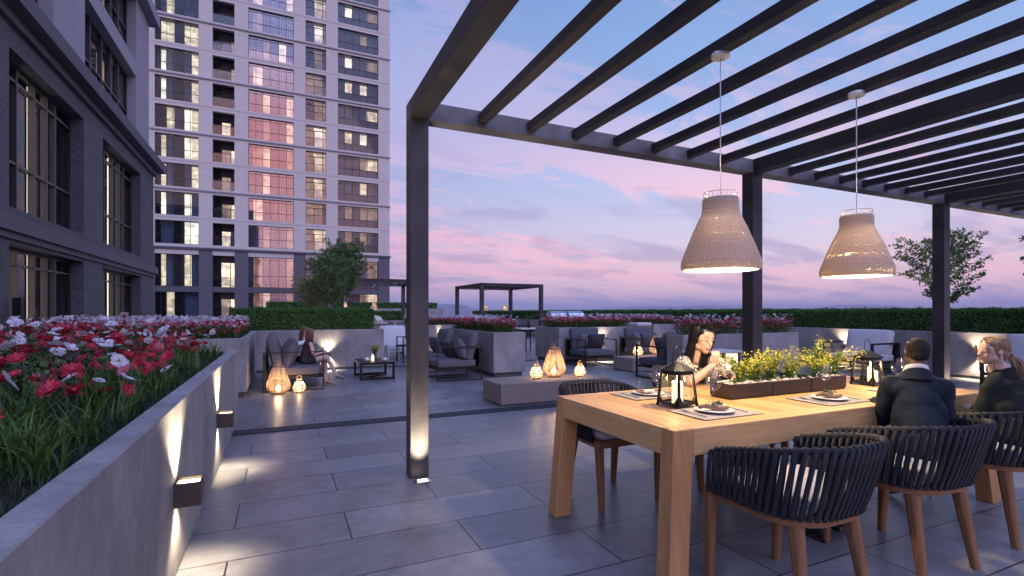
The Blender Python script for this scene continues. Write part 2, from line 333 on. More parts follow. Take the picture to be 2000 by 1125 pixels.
M('joint',(.010,.010,.012),.8)
M('far_ground',(.05,.06,.075),.95,var=.3,vs=.002,world=True); M('far_hill',(.05,.065,.09),1,var=.2,vs=.001,world=True)
# ---------------------------------------------------------------- geometry helpers
rnd=random.Random(7)
class MB:
    def __init__(s): s.v=[];s.f=[];s.m=[];s.sm=[];s.t=[]
    def face(s,idx,mi=0,sm=False,t=0.0): s.f.append(idx); s.m.append(mi); s.sm.append(sm); s.t.append(t)
    def box(s,x0,x1,y0,y1,z0,z1,mi=0,t=0.0):
        b=len(s.v); s.v+=[(x0,y0,z0),(x1,y0,z0),(x1,y1,z0),(x0,y1,z0),(x0,y0,z1),(x1,y0,z1),(x1,y1,z1),(x0,y1,z1)]
        for q in ((0,3,2,1),(4,5,6,7),(0,1,5,4),(1,2,6,5),(2,3,7,6),(3,0,4,7)): s.face([b+i for i in q],mi,False,t)
        return s
    def loft(s,rings,mi=0,sm=True,close=True,caps=(True,True),t=0.0):
        n=len(rings[0]); b=len(s.v)
        for r in rings: s.v+=[tuple(p) for p in r]
        for i in range(len(rings)-1):
            for j in range(n if close else n-1):
                j2=(j+1)%n; s.face([b+i*n+j,b+i*n+j2,b+(i+1)*n+j2,b+(i+1)*n+j],mi,sm,t)
        if caps[0] and close: s.face([b+j for j in reversed(range(n))],mi,False,t)
        if caps[1] and close: s.face([b+(len(rings)-1)*n+j for j in range(n)],mi,False,t)
        return s
    def bar(s,p0,p1,w,h,up=(0,0,1),mi=0,w1=None,h1=None,t=0.0):
        p0=Vector(p0);p1=Vector(p1);d=(p1-p0).normalized(); u=Vector(up)
        x=d.cross(u)
        if x.length<1e-4: x=d.cross(Vector((0,1,0)))
        x.normalize(); u=x.cross(d).normalized(); w1=w1 or w; h1=h1 or h
        r0=[p0+x*(a*w/2)+u*(c*h/2) for a,c in((-1,-1),(1,-1),(1,1),(-1,1))]
        r1=[p1+x*(a*w1/2)+u*(c*h1/2) for a,c in((-1,-1),(1,-1),(1,1),(-1,1))]
        return s.loft([r0,r1],mi,False,t=t)
    def tube(s,pts,r,n=8,mi=0,caps=True,closed=False,t=0.0):
        pts=[Vector(p) for p in pts]; m=len(pts); rr=r if isinstance(r,(list,tuple)) else [r]*m
        T=[]
        for i in range(m):
            a=pts[(i-1)%m] if (closed or i>0) else pts[i]; c=pts[(i+1)%m] if (closed or i<m-1) else pts[i]
            d=(c-a); T.append(d.normalized() if d.length>1e-9 else Vector((0,0,1)))
        u=T[0].orthogonal().normalized(); rings=[]
        for i in range(m):
            u=(u-T[i]*u.dot(T[i])); u=u.normalized() if u.length>1e-6 else T[i].orthogonal().normalized()
            v=T[i].cross(u)
            rings.append([pts[i]+(u*math.cos(2*math.pi*j/n)+v*math.sin(2*math.pi*j/n))*rr[i] for j in range(n)])
        if closed: rings.append(rings[0]); caps=False
        return s.loft(rings,mi,True,True,(caps,caps),t)
    def lathe(s,prof,n=24,o=(0,0,0),mi=0,caps=(True,True),sm=True):
        return s.loft([[(o[0]+r*math.cos(2*math.pi*j/n),o[1]+r*math.sin(2*math.pi*j/n),o[2]+z) for j in range(n)] for r,z in prof],mi,sm,True,caps)
    def ell(s,c,r,rot=None,n=16,m=10,mi=0,t=0.0):
        c=Vector(c); rings=[]
        for i in range(m+1):
            a=math.pi*(i/m); a=min(max(a,.02),math.pi-.02); ring=[]
            for j in range(n):
                p=Vector((r[0]*math.sin(a)*math.cos(2*math.pi*j/n),r[1]*math.sin(a)*math.sin(2*math.pi*j/n),-r[2]*math.cos(a)))
                if rot is not None: p=rot@p
                ring.append(c+p)
            rings.append(ring)
        return s.loft(rings,mi,True,True,(True,True),t)
    def cap(s,p0,p1,r0,r1,n=14,mi=0):
        p0=Vector(p0);p1=Vector(p1);d=(p1-p0); L=d.length; d.normalize(); pts=[];rr=[]
        for a in (-80,-60,-35,-12): pts.append(p0+d*(r0*math.sin(R(a)))); rr.append(r0*math.cos(R(a)))
        for k in range(1,4): f=k/4; pts.append(p0.lerp(p1,f)); rr.append(r0+(r1-r0)*f)
        for a in (12,35,60,80): pts.append(p1+d*(r1*math.sin(R(a)))); rr.append(r1*math.cos(R(a)))
        return s.tube(pts,rr,n,mi)
    def rbox(s,c,size,r=.03,puff=(0,0,0),rot=None,mi=0,k=8,t=0.0):
        # rounded, slightly puffed cushion
        hx,hy,hz=[a/2 for a in size]; c=Vector(c); b=len(s.v); idx={}
        def vert(i,j,l):
            key=(i,j,l)
            if key in idx: return idx[key]
            u=[2*q/k-1 for q in key]; u=[math.copysign(abs(q)**.8,q) for q in u]
            p=Vector((u[0]*hx,u[1]*hy,u[2]*hz)); inn=Vector((max(-hx+r,min(hx-r,p.x)),max(-hy+r,min(hy-r,p.y)),max(-hz+r,min(hz-r,p.z))))
            d=p-inn
            if d.length>1e-9: p=inn+d.normalized()*r
            bu=(1-u[0]**2),(1-u[1]**2),(1-u[2]**2)
            p.x+=puff[0]*math.copysign(1,u[0])*(abs(u[0])**3)*bu[1]*bu[2]; p.y+=puff[1]*math.copysign(1,u[1])*(abs(u[1])**3)*bu[0]*bu[2]; p.z+=puff[2]*math.copysign(1,u[2])*(abs(u[2])**3)*bu[0]*bu[1]
            if rot is not None: p=rot@p
            idx[key]=len(s.v); s.v.append(tuple(c+p)); return idx[key]
        for a in range(3):
            for side in (0,k):
                for i in range(k):
                    for j in range(k):
                        q=[]
                        for (di,dj) in ((0,0),(1,0),(1,1),(0,1)):
                            e=[0,0,0]; e[a]=side; e[(a+1)%3]=i+di; e[(a+2)%3]=j+dj; q.append(vert(*e))
                        if side==0: q.reverse()
                        s.face(q,mi,True,t)
        return s
    def add(s,other,mat=None,mi=0):
        b=len(s.v); s.v+=[tuple(mat@Vector(p)) for p in other.v] if mat is not None else other.v
        for f,m,sm,t in zip(other.f,other.m,other.sm,other.t): s.face([b+i for i in f],m+mi,sm,t)
        return s
    def mesh(s,name,mats):
        me=bpy.data.meshes.new(name); me.from_pydata([tuple(p) for p in s.v],[],s.f)
        for m in (mats if isinstance(mats,(list,tuple)) else [mats]): me.materials.append(MATS[m] if isinstance(m,str) else m)
        me.polygons.foreach_set('material_index',s.m); me.polygons.foreach_set('use_smooth',s.sm)
        if any(s.t):
            at=me.attributes.new('tint','FLOAT','FACE'); at.data.foreach_set('value',s.t)
        me.update(); return me
    def build(s,name,mats,parent=None,bevel=0,seg=2,loc=None):
        me=s.mesh(name,mats); o=bpy.data.objects.new(name,me); S.collection.objects.link(o)
        if loc is not None: o.location=loc
        if parent is not None: o.parent=parent
        if bevel:
            bv=o.modifiers.new('bevel','BEVEL'); bv.width=bevel; bv.segments=seg; bv.limit_method='ANGLE'; bv.angle_limit=R(40); bv.harden_normals=False
        return o
def obj(me,name,parent=None,loc=None):
    o=bpy.data.objects.new(name,me); S.collection.objects.link(o)
    if parent is not None: o.parent=parent
    if loc is not None: o.location=loc
    return o
def npmesh(name,V,F,mats,mi=None,tint=None,smooth=False):
    V=np.asarray(V,dtype=np.float32).reshape(-1,3); F=np.asarray(F,dtype=np.int32); nf,k=F.shape
    me=bpy.data.meshes.new(name); me.vertices.add(len(V)); me.vertices.foreach_set('co',V.ravel())
    me.loops.add(nf*k); me.loops.foreach_set('vertex_index',F.ravel()); me.polygons.add(nf)
    me.polygons.foreach_set('loop_start',np.arange(0,nf*k,k,dtype=np.int32))
    if mi is not None: me.polygons.foreach_set('material_index',np.asarray(mi,dtype=np.int32))
    if smooth: me.polygons.foreach_set('use_smooth',np.ones(nf,dtype=bool))
    for m in (mats if isinstance(mats,(list,tuple)) else [mats]): me.materials.append(MATS[m])
    if tint is not None:
        at=me.attributes.new('tint','FLOAT','FACE'); at.data.foreach_set('value',np.asarray(tint,dtype=np.float32))
    me.update(calc_edges=True); return me
def tag(o,label=None,cat=None,group=None,kind=None):
    if label: o['label']=label
    if cat: o['category']=cat
    if group: o['group']=group
    if kind: o['kind']=kind
    return o
def empty(name,loc=(0,0,0),label=None,cat=None,group=None,rz=0,sc=None):
    o=bpy.data.objects.new(name,None); S.collection.objects.link(o); o.location=loc; o.rotation_euler=(0,0,rz); o.empty_display_size=.1
    if sc: o.scale=(sc,sc,sc)
    return tag(o,label,cat,group)
def kids(o): return [c for c in bpy.data.objects if c.parent==o]
def dup(root,loc,label,rz=None,group=None):
    ks={}
    def rec(o,par):
        c=o.copy(); S.collection.objects.link(c); c.parent=par
        for ch in ORIG.get(o.name,[]): rec(ch,c)
        return c
    ORIG.clear()
    for o in bpy.data.objects:
        if o.parent: ORIG.setdefault(o.parent.name,[]).append(o)
    r=rec(root,None); r.location=loc
    if rz is not None: r.rotation_euler=(0,0,rz)
    r['label']=label
    if group: r['group']=group
    return r
ORIG={}
def spot(name,loc,target,energy,size=60,blend=.4,col=(1,.78,.5),rad=.01,parent=None):
    l=bpy.data.lights.new(name,'SPOT'); l.energy=energy; l.spot_size=R(size); l.spot_blend=blend; l.color=col; l.shadow_soft_size=rad
    o=bpy.data.objects.new(name,l); S.collection.objects.link(o); o.location=loc
    o.rotation_euler=(Vector(target)-Vector(loc)).to_track_quat('-Z','Y').to_euler()
    if parent: o.parent=parent
    return o
def point(name,loc,energy,col=(1,.7,.4),rad=.03,parent=None):
    l=bpy.data.lights.new(name,'POINT'); l.energy=energy; l.color=col; l.shadow_soft_size=rad
    o=bpy.data.objects.new(name,l); S.collection.objects.link(o); o.location=loc
    if parent: o.parent=parent
    return o
rng=np.random.default_rng(11)
def leafcloud(pos,size,normal=None,jit=1.0,aspect=.55,sizevar=.35,fold=False):
    """one rhombic leaf per position; returns V,F"""
    n=len(pos); d=rng.normal(size=(n,3)); 
    if normal is not None: d=d*jit+normal*1.2
    d/=np.linalg.norm(d,axis=1,keepdims=True)
    a=rng.normal(size=(n,3)); a-=d*(a*d).sum(1,keepdims=True); a/=np.linalg.norm(a,axis=1,keepdims=True); b=np.cross(d,a)
    s=(size*(1+rng.uniform(-sizevar,sizevar,n)))[:,None]
    V=np.stack([pos-a*s*.5,pos+b*s*aspect*.5-a*s*.05,pos+a*s*.5,pos-b*s*aspect*.5-a*s*.05],1).reshape(-1,3)
    F=np.arange(n*4).reshape(n,4); return V,F
def hedge(name,x0,x1,y0,y1,z0,z1,label,leaf=.05,dens=900,cat='hedge',group=None,loc=None):
    # leaves fill the skin of a clipped box whose faces undulate a little
    dx,dy,dz=x1-x0,y1-y0,z1-z0
    areas={'x-':dy*dz,'x+':dy*dz,'y-':dx*dz,'y+':dx*dz,'z+':dx*dy}
    P=[];Nn=[]
    for k,a in areas.items():
        n=int(a*dens); u=rng.uniform(size=(n,3)); p=np.empty((n,3)); p[:,0]=x0+u[:,0]*dx;p[:,1]=y0+u[:,1]*dy;p[:,2]=z0+u[:,2]*dz; nn=np.zeros((n,3))
        ax='xyz'.index(k[0]); sg=1 if k[1]=='+' else -1
        lim=(x1,y1,z1)[ax] if sg>0 else (x0,y0,z0)[ax]
        o=(p[:,(ax+1)%3]*1.3,p[:,(ax+2)%3]*1.3)
        wob=.018*np.sin(o[0]*7+1.3*np.sin(o[1]*5))+.014*np.sin(o[1]*11+o[0]*3)
        depth=np.abs(rng.normal(size=n))*.035
        p[:,ax]=lim+sg*(wob-depth+.01)
        if ax==2 : p[:,2]+= (rng.uniform(size=n)<.04)*rng.uniform(0,.05,n)
        nn[:,ax]=sg; P.append(p);Nn.append(nn)
    P=np.concatenate(P);Nn=np.concatenate(Nn)
    V,F=leafcloud(P,leaf,Nn,jit=.8)
    tint=np.clip(rng.normal(.4,.3,len(F))+ (P[:,2]-z0)/dz*.15,0,1)
    e=empty(name,((x0+x1)/2,(y0+y1)/2,z0),label,cat,group)
    V=V-np.array([(x0+x1)/2,(y0+y1)/2,z0])
    obj(npmesh('foliage',V,F,'hedge_leaf',tint=tint),'foliage',e)
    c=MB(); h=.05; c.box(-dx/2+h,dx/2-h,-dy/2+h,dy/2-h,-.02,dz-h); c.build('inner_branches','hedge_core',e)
    return e
def sphere_pts(n): 
    d=rng.normal(size=(n,3)); return d/np.linalg.norm(d,axis=1,keepdims=True)
def tree(name,loc,h,crown_r,crown_z0,label,leafmat='tree_leaf',leaf=.06,nl=5000,trunk_r=.03,seed=1,lean=0,group=None,bark='bark',clump=60,spread=1.0,updraft=.5):
    r=random.Random(seed); g=np.random.default_rng(seed)
    e=empty(name,loc,label,'tree',group); tb=MB(); th=crown_z0
    top=Vector((lean,0,h*.92)); tb.tube([Vector((0,0,0)),Vector((lean*.2,0,th*.5)),Vector((lean*.4,.01,th)),Vector((lean*.7,0,(th+h)/2)),top],[trunk_r*1.25,trunk_r,trunk_r*.85,trunk_r*.5,trunk_r*.12],8)
    tips=[]; lb=MB()
    for i in range(clump):
        f=i/clump; z=th*.92+(h-th)*(f**.9)*.80; a=i*2.4+r.uniform(-.4,.4)
        prof=math.sin(math.pi*min(1,max(0.08,(z-th*.9)/(h-th)*.86+.12)))**.7
        L=crown_r*prof*r.uniform(.65,1.08)*spread
        s0=Vector((lean*(z/h),0,z)); up=updraft*L*r.uniform(.6,1.3)
        e1=s0+Vector((math.cos(a)*L*.5,math.sin(a)*L*.5,up*.35)); e2=s0+Vector((math.cos(a)*L,math.sin(a)*L,up))
        lb.tube([s0,e1,e2],[trunk_r*.35*(1-.5*f),trunk_r*.22,trunk_r*.06],5)
        for k in range(5):
            t=.35+.65*k/4; b=s0.lerp(e2,t) if t<.5 else e1.lerp(e2,(t-.5)*2); tips.append((b,.06+.40*L*.28*(1.1-t*.6)))
            d=Vector((r.uniform(-1,1),r.uniform(-1,1),r.uniform(-.2,1))).normalized()*L*.28; lb.tube([b,b+d],[trunk_r*.1,trunk_r*.03],4); tips.append((b+d,.05+.07*crown_r))
    per=nl//len(tips); P=[];T=[]
    for c,rad in tips:
        d=sphere_pts(per)*(g.uniform(size=(per,1))**.5)*rad; d[:,2]*=.8
        P.append(np.array(c)+d); T.append(np.full(per,r.uniform(-.25,.25)))
    P=np.concatenate(P); T=np.concatenate(T); V,F=leafcloud(P,leaf,None)
    tint=np.clip(g.normal(.45,.25,len(F))+T,0,1)
    tb.build('trunk',bark,e); lb.build('branches',bark,e); obj(npmesh('crown',V,F,leafmat,tint=tint),'crown',e)
    return e
# ================================================================ SETTING
def plane(name,x0,x1,y0,y1,z,mat,kind='structure'):
    b=MB(); b.v=[(x0,y0,z),(x1,y0,z),(x1,y1,z),(x0,y1,z)]; b.face([0,1,2,3]); o=b.build(name,mat); tag(o,kind=kind); return o
b=MB(); b.box(-4.8,13.6,-4,44,-12,0); o=b.build('terrace_floor','floor_tile'); tag(o,kind='structure')
for (x0,x1,y0,y1) in ((-.47,12.2,6.025,6.275),(2.2,6.3,11.95,12.2)):
    b=MB(); b.v=[(x0,y0,.003),(x1,y0,.003),(x1,y1,.003),(x0,y1,.003)]; b.face([0,1,2,3],1)
    n=int((x1-x0)/.165); 
    for i in range(n):
        a=x0+.165*i; b.box(a+.004,a+.161,y0+.004,y1-.004,.001,.0062)
    tag(b.build('paver_band',['paver_dark','joint']),kind='structure')
plane('far_ground',-9000,9000,-9000,9000,-45,'far_ground')
# far hills: ridged strips with real depth, kilometres away
def hill(name,az0,az1,dist,hmax,seed,w=700):
    g=np.random.default_rng(seed); n=90; V=[];F=[]; m=7
    ph=g.uniform(0,6.28,6)
    for i in range(n):
        u=i/(n-1); a=R(az0+(az1-az0)*u); env=math.sin(math.pi*u)**.7
        hh=hmax*env*(.62+.25*math.sin(u*6+ph[0])+.13*math.sin(u*13+ph[1])+.04*math.sin(u*29+ph[2])+.015*math.sin(u*60+ph[3]))
        for j in range(m):
            t=j/(m-1)*2-1; d=dist+w*t; V.append((math.sin(a)*d,math.cos(a)*d,-45+max(0,hh+45)*(1-abs(t)**1.6)))
    for i in range(n-1):
        for j in range(m-1): F.append((i*m+j,(i+1)*m+j,(i+1)*m+j+1,i*m+j+1))
    o=obj(npmesh(name,V,F,'far_hill',smooth=True),name); tag(o,kind='structure')
hill('far_hill',12,25,5200,120,3); hill('far_hill',30,56,6400,88,5); hill('far_hill',50,70,7600,95,9); hill('far_hill',6,34,7800,60,12)
# haze round everything
hz=bpy.data.materials.new('haze'); hz.use_nodes=True; k=N(hz.node_tree); k.n.remove(k.n['Principled BSDF'])
pvn=k.add('ShaderNodeVolumePrincipled'); pvn.inputs['Color'].default_value=(.80,.78,.95,1); pvn.inputs['Density'].default_value=.00022; pvn.inputs['Anisotropy'].default_value=.0
k.l.new(pvn.outputs[0],k.n['Material Output'].inputs['Volume'])
MATS['haze']=hz
if True:
    b=MB(); b.box(-9500,9500,-9500,9500,-46,130); o=b.build('haze','haze'); tag(o,kind='stuff')

# ================================================================ TOWER (front along X at Y=63.5)
TY=63.5
tower=empty('apartment_tower',(0,TY,0),'tall apartment tower with pale stone facade above a dark two-storey base','building')
wl=MB()
cols=[(-12.02,-8.08,5,'A'),(-6.79,-4.69,0,'B'),(-3.33,1.335,5,'C'),(2.59,4.84,0,'D'),(6.16,10.90,5,'E')]
XL,XR=-16.2,12.27; D=.45
floors=[(.79,3.44),(4.02,7.45)]; z=8.38
for i in range(13): floors.append((8.33+3.04*i+.20,8.33+3.04*i+2.66))
ZT=8.33+3.04*13+1.2
def zc(z): return z-0.0
xs=[XL]+[v for c in cols for v in c[:2]]+[XR]
for i in range(0,len(xs),2):   # piers
    wl.box(xs[i],xs[i+1],0,D,8.08,ZT,0); wl.box(xs[i],xs[i+1],-.02,D,-.3,8.0,1)
for (a,bb,_,_) in cols:
    prev=-.3
    for (f0,f1) in floors:
        wl.box(a,bb,.003,D,prev,f0,0 if f0>8 else 1); prev=f1
    wl.box(a,bb,.003,D,prev,ZT,0)
wl.box(XL,XR-.01,D+.9,18,-.3,ZT-.05,0)     # body
wl.box(XR-.30,XR,D,18.02,-.3,8.0,1); wl.box(XR-.30,XR,D,18.02,8.08,ZT,0)
wl.box(XL,XR,.01,18,-45,-.301,1)
wl.build('facade_wall',['tower_light','tower_dark'],tower)
bd=MB()
bd.box(XL,XR+.12,-.16,.0-.001,7.98,8.22,1)
for i in range(1,7): zz=8.33+6.08*i; bd.box(XL,XR+.10,-.12,-.001,zz-.13,zz+.02,0)
for i in range(0,6): zz=8.33+3.04+6.08*i; bd.box(XL,XR,-.018,-.001,zz-.06,zz-.035,0)
for zz in (3.62,3.9): bd.box(XL,XR,-.034,-.021,zz,zz+.025,1)
bd.build('string_course',['tower_band','tower_band_dark'],tower)
rw=random.Random(5)
def strips(a,b,z0,z1,parts,y=.75):
    """interior strips behind a window: parts=[(fraction,material index)]"""
    m=MB(); x=a
    for fr,mi in parts:
        x2=x+(b-a)*fr
        yy=y+(.25 if mi in (0,1,2) else .05 if mi in (3,4) else -.25)
        m.box(x,x2,yy,yy+.03,z0,z1,mi); x=x2
    m.box(a,b,y+.32,y+.36,z0,z1,5)
    return m
IM2=['room_near','room_near','room_dim','curtain_blue','curtain_pale','room_dark','room_brown','panel_dark','panel_purple']
IM=['room_warm','room_bright','room_dim','curtain_blue','curtain_pale','room_dark','room_brown','panel_dark','panel_purple']
for ci,(a,bb,_,kind) in enumerate(cols):
    for fi,(f0,f1) in enumerate(floors):
        w_=bb-a; fr=MB(); t=.05
        fr.box(a,a+t,.22,.30,f0,f1); fr.box(bb-t,bb,.22,.30,f0,f1); fr.box(a+t,bb-t,.22,.30,f1-t,f1); fr.box(a+t,bb-t,.22,.30,f0,f0+t)
        base=fi<2
        if kind in 'ACE':
            fx=[.13,.26,.40,.62,.80] if kind=='A' else ([.16,.31,.47,.66,.83] if kind=='C' else [.17,.36,.54,.73,.92])
            for q in fx: fr.box(a+w_*q-.02,a+w_*q+.02,.225,.295,f0+t,f1-t)
            if not base or kind!='A': fr.box(a+t,bb-t,.23,.29,f0+(f1-f0)*.38-.025,f0+(f1-f0)*.38+.025)
            else: fr.box(a+t,bb-t,.23,.29,f0+1.0,f0+1.04)
            if kind=='E' or (kind=='C'): fr.box(a+t,bb-t,.23,.29,f1-.32,f1-.28)
        if kind=='D':
            fr.box(a+w_*.42-.04,a+w_*.42+.04,.225,.295,f0+t,f1-.55); fr.box(a+w_*.85-.04,a+w_*.85+.04,.225,.295,f0+t,f1-t); fr.box(a+t,bb-t,.225,.295,f1-.62,f1-.54)
            fr.box(a+t,bb-t,.12,.16,f0+1.02,f0+1.07)
        if kind=='B':
            dp=1.25 if not base else .55
            fr=MB(); fr.box(a+w_*.35,a+w_*.35+.07,dp-.06,dp,f0,f1-.3); fr.box(bb-w_*.22,bb-w_*.22+.07,dp-.06,dp,f0,f1-.7); fr.box(a+w_*.35,bb,dp-.06,dp,f1-.75,f1-.68); fr.box(a,bb,.16,.20,f0+1.03,f0+1.08); 
            for q in range(1,5): fr.box(a+w_*q/5-.012,a+w_*q/5+.012,.165,.195,f0,f0+1.03)
        win=fr.build('window','window_frame',tower)
        # pane
        g=MB(); gz1=f1-t
        if kind=='B': g.box(a,bb,.175,.185,f0+.05,f0+1.02); g.build('pane','balustrade_glass',win)
        else:
            g.box(a+t,bb-t,.255,.262,f0+t,gz1)
            if kind=='D': g.box(a,bb,.135,.145,f0,f0+1.02)
            g.build('pane',{'A':'glass_clear','C':'glass_mirror','D':'glass_mid','E':'glass_mid'}[kind],win)
        # interior
        L=rw.random
        lit=rw.choice([0,0,1,2,3,5]) 
        if kind=='A': parts=[(.10,5),(.12,rw.choice([0,1,5,3])),(.20,rw.choice([3,4,0,3])),(.22,rw.choice([7,6,5])),(.17,rw.choice([3,1,0,3])),(.19,rw.choice([1,0,0,3,6]))]
        elif kind=='C': parts=[(.10,3),(.21,rw.choice([4,0,3,5,2])),(.16,rw.choice([4,3,0,2,5])),(.19,8),(.17,rw.choice([4,1,3,5])),(.17,rw.choice([4,0,2,3]))]
        elif kind=='E': parts=[(.17,8),(.19,rw.choice([0,1,2,4,8])),(.18,8),(.19,rw.choice([0,1,4,2])),(.27,rw.choice([4,0,2,8]))]
        elif kind=='D': parts=[(.42,rw.choice([4,0,2,3])),(.43,rw.choice([0,4,1,2])),(.15,rw.choice([4,0,2]))]
        else: parts=[(.35,5),(.43,rw.choice([0,2,4,6,2])),(.22,rw.choice([6,2,0,3]))]
        if kind=='B':
            m=MB(); dp=1.25 if not base else .55; x=a
            for fr_,mi in parts: x2=x+w_*fr_; m.box(x,x2,dp+.02,dp+.05,f0,f1-.7 if mi!=5 else f1,mi); x=x2
            m.box(a+w_*.35,bb,dp+.02,dp+.05,f1-.7,f1,6)
            m.box(a-.0,a+.02,D,dp,f0,f1,6); m.box(bb-.02,bb,D,dp,f0,f1,6); m.box(a,bb,D,dp+.02,f0-.04,f0,5); m.box(a,bb,D,dp,f1,f1+.04,5)
        else:
            m=strips(a,bb,f0,f1,parts,.72)
            if kind=='E': m.box(a,bb,.31,.33,f0,f0+.95,8)
        m.build('interior',IM,win)
        if kind=='B' and fi>1 and rw.random()<.7:
            px=a+w_*rw.uniform(.18,.3); ps=np.array([px,.75,f0+rw.uniform(.7,1.1)])+rng.normal(size=(130,3))*np.array([.18,.15,.33]); V,F=leafcloud(ps,.16)
            o=obj(npmesh('balcony_plant',V,F,'tree_leaf',tint=rng.uniform(0,.8,len(F))),'balcony_plant',win)

# ================================================================ NEAR BUILDING (side wall along Y at X=-4.39)
BX=-4.39
nb=empty('stone_building',(BX,17,0),'dark stone residential building on the left with tall gridded windows and a heavy cornice','building')
Y0,Y1=2.0,23.0
wl=MB()
wins=[(4.5,9.6),(11.86,15.60),(17.05,21.11)]
zr=[(-.1,2.52),(3.18,6.02)]
ys=[Y0]+[v for a in wins for v in a]+[Y1]
for i in range(0,len(ys),2): wl.box(BX-.5,BX,ys[i],ys[i+1],-.3,6.42)
for a,bb in wins:
    wl.box(BX-.5,BX-.003,a,bb,2.52,3.18); wl.box(BX-.5,BX-.003,a,bb,6.02,6.42)
wl.box(-20,BX-1.3,Y0,Y1-.01,-.3,20,1); wl.box(-20,BX-.502,Y1-.4,Y1-.003,-.3,6.42)
# upper pale storeys, set back a little
UX=BX-.12
uw=[(4.2,9.2),(10.4,14.15),(16.1,21.05)]
ys=[Y0]+[v for a in uw for v in a]+[Y1-.12]
ur=[(7.0,9.34),(9.85,11.9),(13.0,15.0),(15.6,17.8)]
for i in range(0,len(ys),2): wl.box(UX-.5,UX,ys[i],ys[i+1],6.9,20,1)
for a,bb in uw:
    pz=6.9
    for z0,z1 in ur: wl.box(UX-.5,UX-.003,a,bb,pz,z0,1); pz=z1
    wl.box(UX-.5,UX-.003,a,bb,pz,20,1)
wl.box(-20,UX-.502,Y1-.5,Y1-.123,6.9,20,1)
wl.box(-20,BX-.42,Y0,Y1,-45,-.301)
wl.build('wall',['near_dark','near_light'],nb)
cn=MB()
cn.box(-20,BX+.10,Y0,Y1+.10,6.42,6.60); cn.box(-20,BX+.34,Y0,Y1+.34,6.602,6.92)
cn.box(BX-.1,BX+.13,Y0,Y1+.13,2.72,2.98); cn.box(BX-.1,BX+.06,Y0,Y1+.06,2.60,2.718)
cn.box(-20,UX+.30,Y0,Y1+.15,12.1,12.5,1)
cn.build('cornice',['near_cornice','near_cornice_light'],nb)
def nearwin(a,bb,z0,z1,xw,base):
    f=MB(); t=.06; x0,x1=xw-.34,xw-.26
    f.box(x0,x1,a,a+t,z0,z1); f.box(x0,x1,bb-t,bb,z0,z1); f.box(x0,x1,a+t,bb-t,z1-t,z1); f.box(x0,x1,a+t,bb-t,z0,z0+t)
    w_=bb-a
    for q in (.25,.455,.62,.74): f.box(x0,x1+.03,a+w_*q-.020,a+w_*q+.020,z0+t,z1-t,1)
    f.box(x0,x1,a+w_*.07,a+w_*.07+.04,z0+t,z1-t,1)
    f.box(x0,x1+.02,a+t,bb-t,z1-.34,z1-.30,1)
    if not base: f.box(x0,x1+.02,a+t,bb-t,z0+.93,z0+.97,1)
    win=f.build('window',['window_frame','mullion_light'],nb)
    g=MB(); g.box(x0+.03,x0+.037,a+t,bb-t,z0+t,z1-t); g.build('pane','glass_near',win)
    m=MB(); y=a
    seq=[(.07,5),(.11,3 if not base else 0),(.11,5),(.10,0),(.13,5),(.06,1 if base else 0),(.03,2),(.07,5),(.07,rw.choice([5,0,5])),(.05,5),(.05,3),(.15,5)]
    for fr_,mi in seq:
        y2=y+w_*fr_; xx=xw-(.46 if mi in(0,1,2) else .52 if mi in (3,4) else .44); m.box(xx-.03,xx,y,y2,z0,z1,mi); y=y2
    m.box(xw-1.02,xw-.98,a,bb,z0,z1,5); m.box(xw-1.0,xw-.5,a-.02,a,z0,z1,5); m.box(xw-1.0,xw-.5,bb,bb+.02,z0,z1,5)
    m.build('interior',IM2,win)
for a,bb in wins:
    for i,(z0,z1) in enumerate(zr): nearwin(a,bb,z0,z1,BX,i==0)
for a,bb in uw:
    for z0,z1 in ur: 
        f=MB(); w_=bb-a; x0,x1=UX-.34,UX-.26; f.box(x0,x1,a,a+.06,z0,z1);f.box(x0,x1,bb-.06,bb,z0,z1);f.box(x0,x1,a+.06,bb-.06,z1-.06,z1);f.box(x0,x1,a+.06,bb-.06,z0,z0+.06)
        for q in (.25,.45,.62,.78): f.box(x0,x1+.03,a+w_*q-.028,a+w_*q+.028,z0+.06,z1-.06,1)
        f.box(x0,x1+.02,a+.06,bb-.06,z0+(z1-z0)*.45,z0+(z1-z0)*.45+.04,1)
        win=f.build('window',['window_frame','mullion_light'],nb)
        g=MB(); g.box(x0+.03,x0+.037,a+.06,bb-.06,z0+.06,z1-.06); g.build('pane','glass_near',win)
        m=MB(); y=a
        for fr_,mi in [(.2,5),(.1,7),(.18,3),(.12,6),(.1,7),(.16,rw.choice([3,2,5])),(.14,7)]:
            y2=y+w_*fr_; m.box(UX-.7-.03,UX-.7,y,y2,z0,z1,mi); y=y2
        m.box(UX-.9,UX-.87,a,bb,z0,z1,5); m.build('interior',IM,win)

for o_ in bpy.data.objects:
    p_=o_
    while p_.parent: p_=p_.parent
    if p_==nb and o_ is not nb: o_.data.transform(Matrix.Translation((-BX,-17,0)))
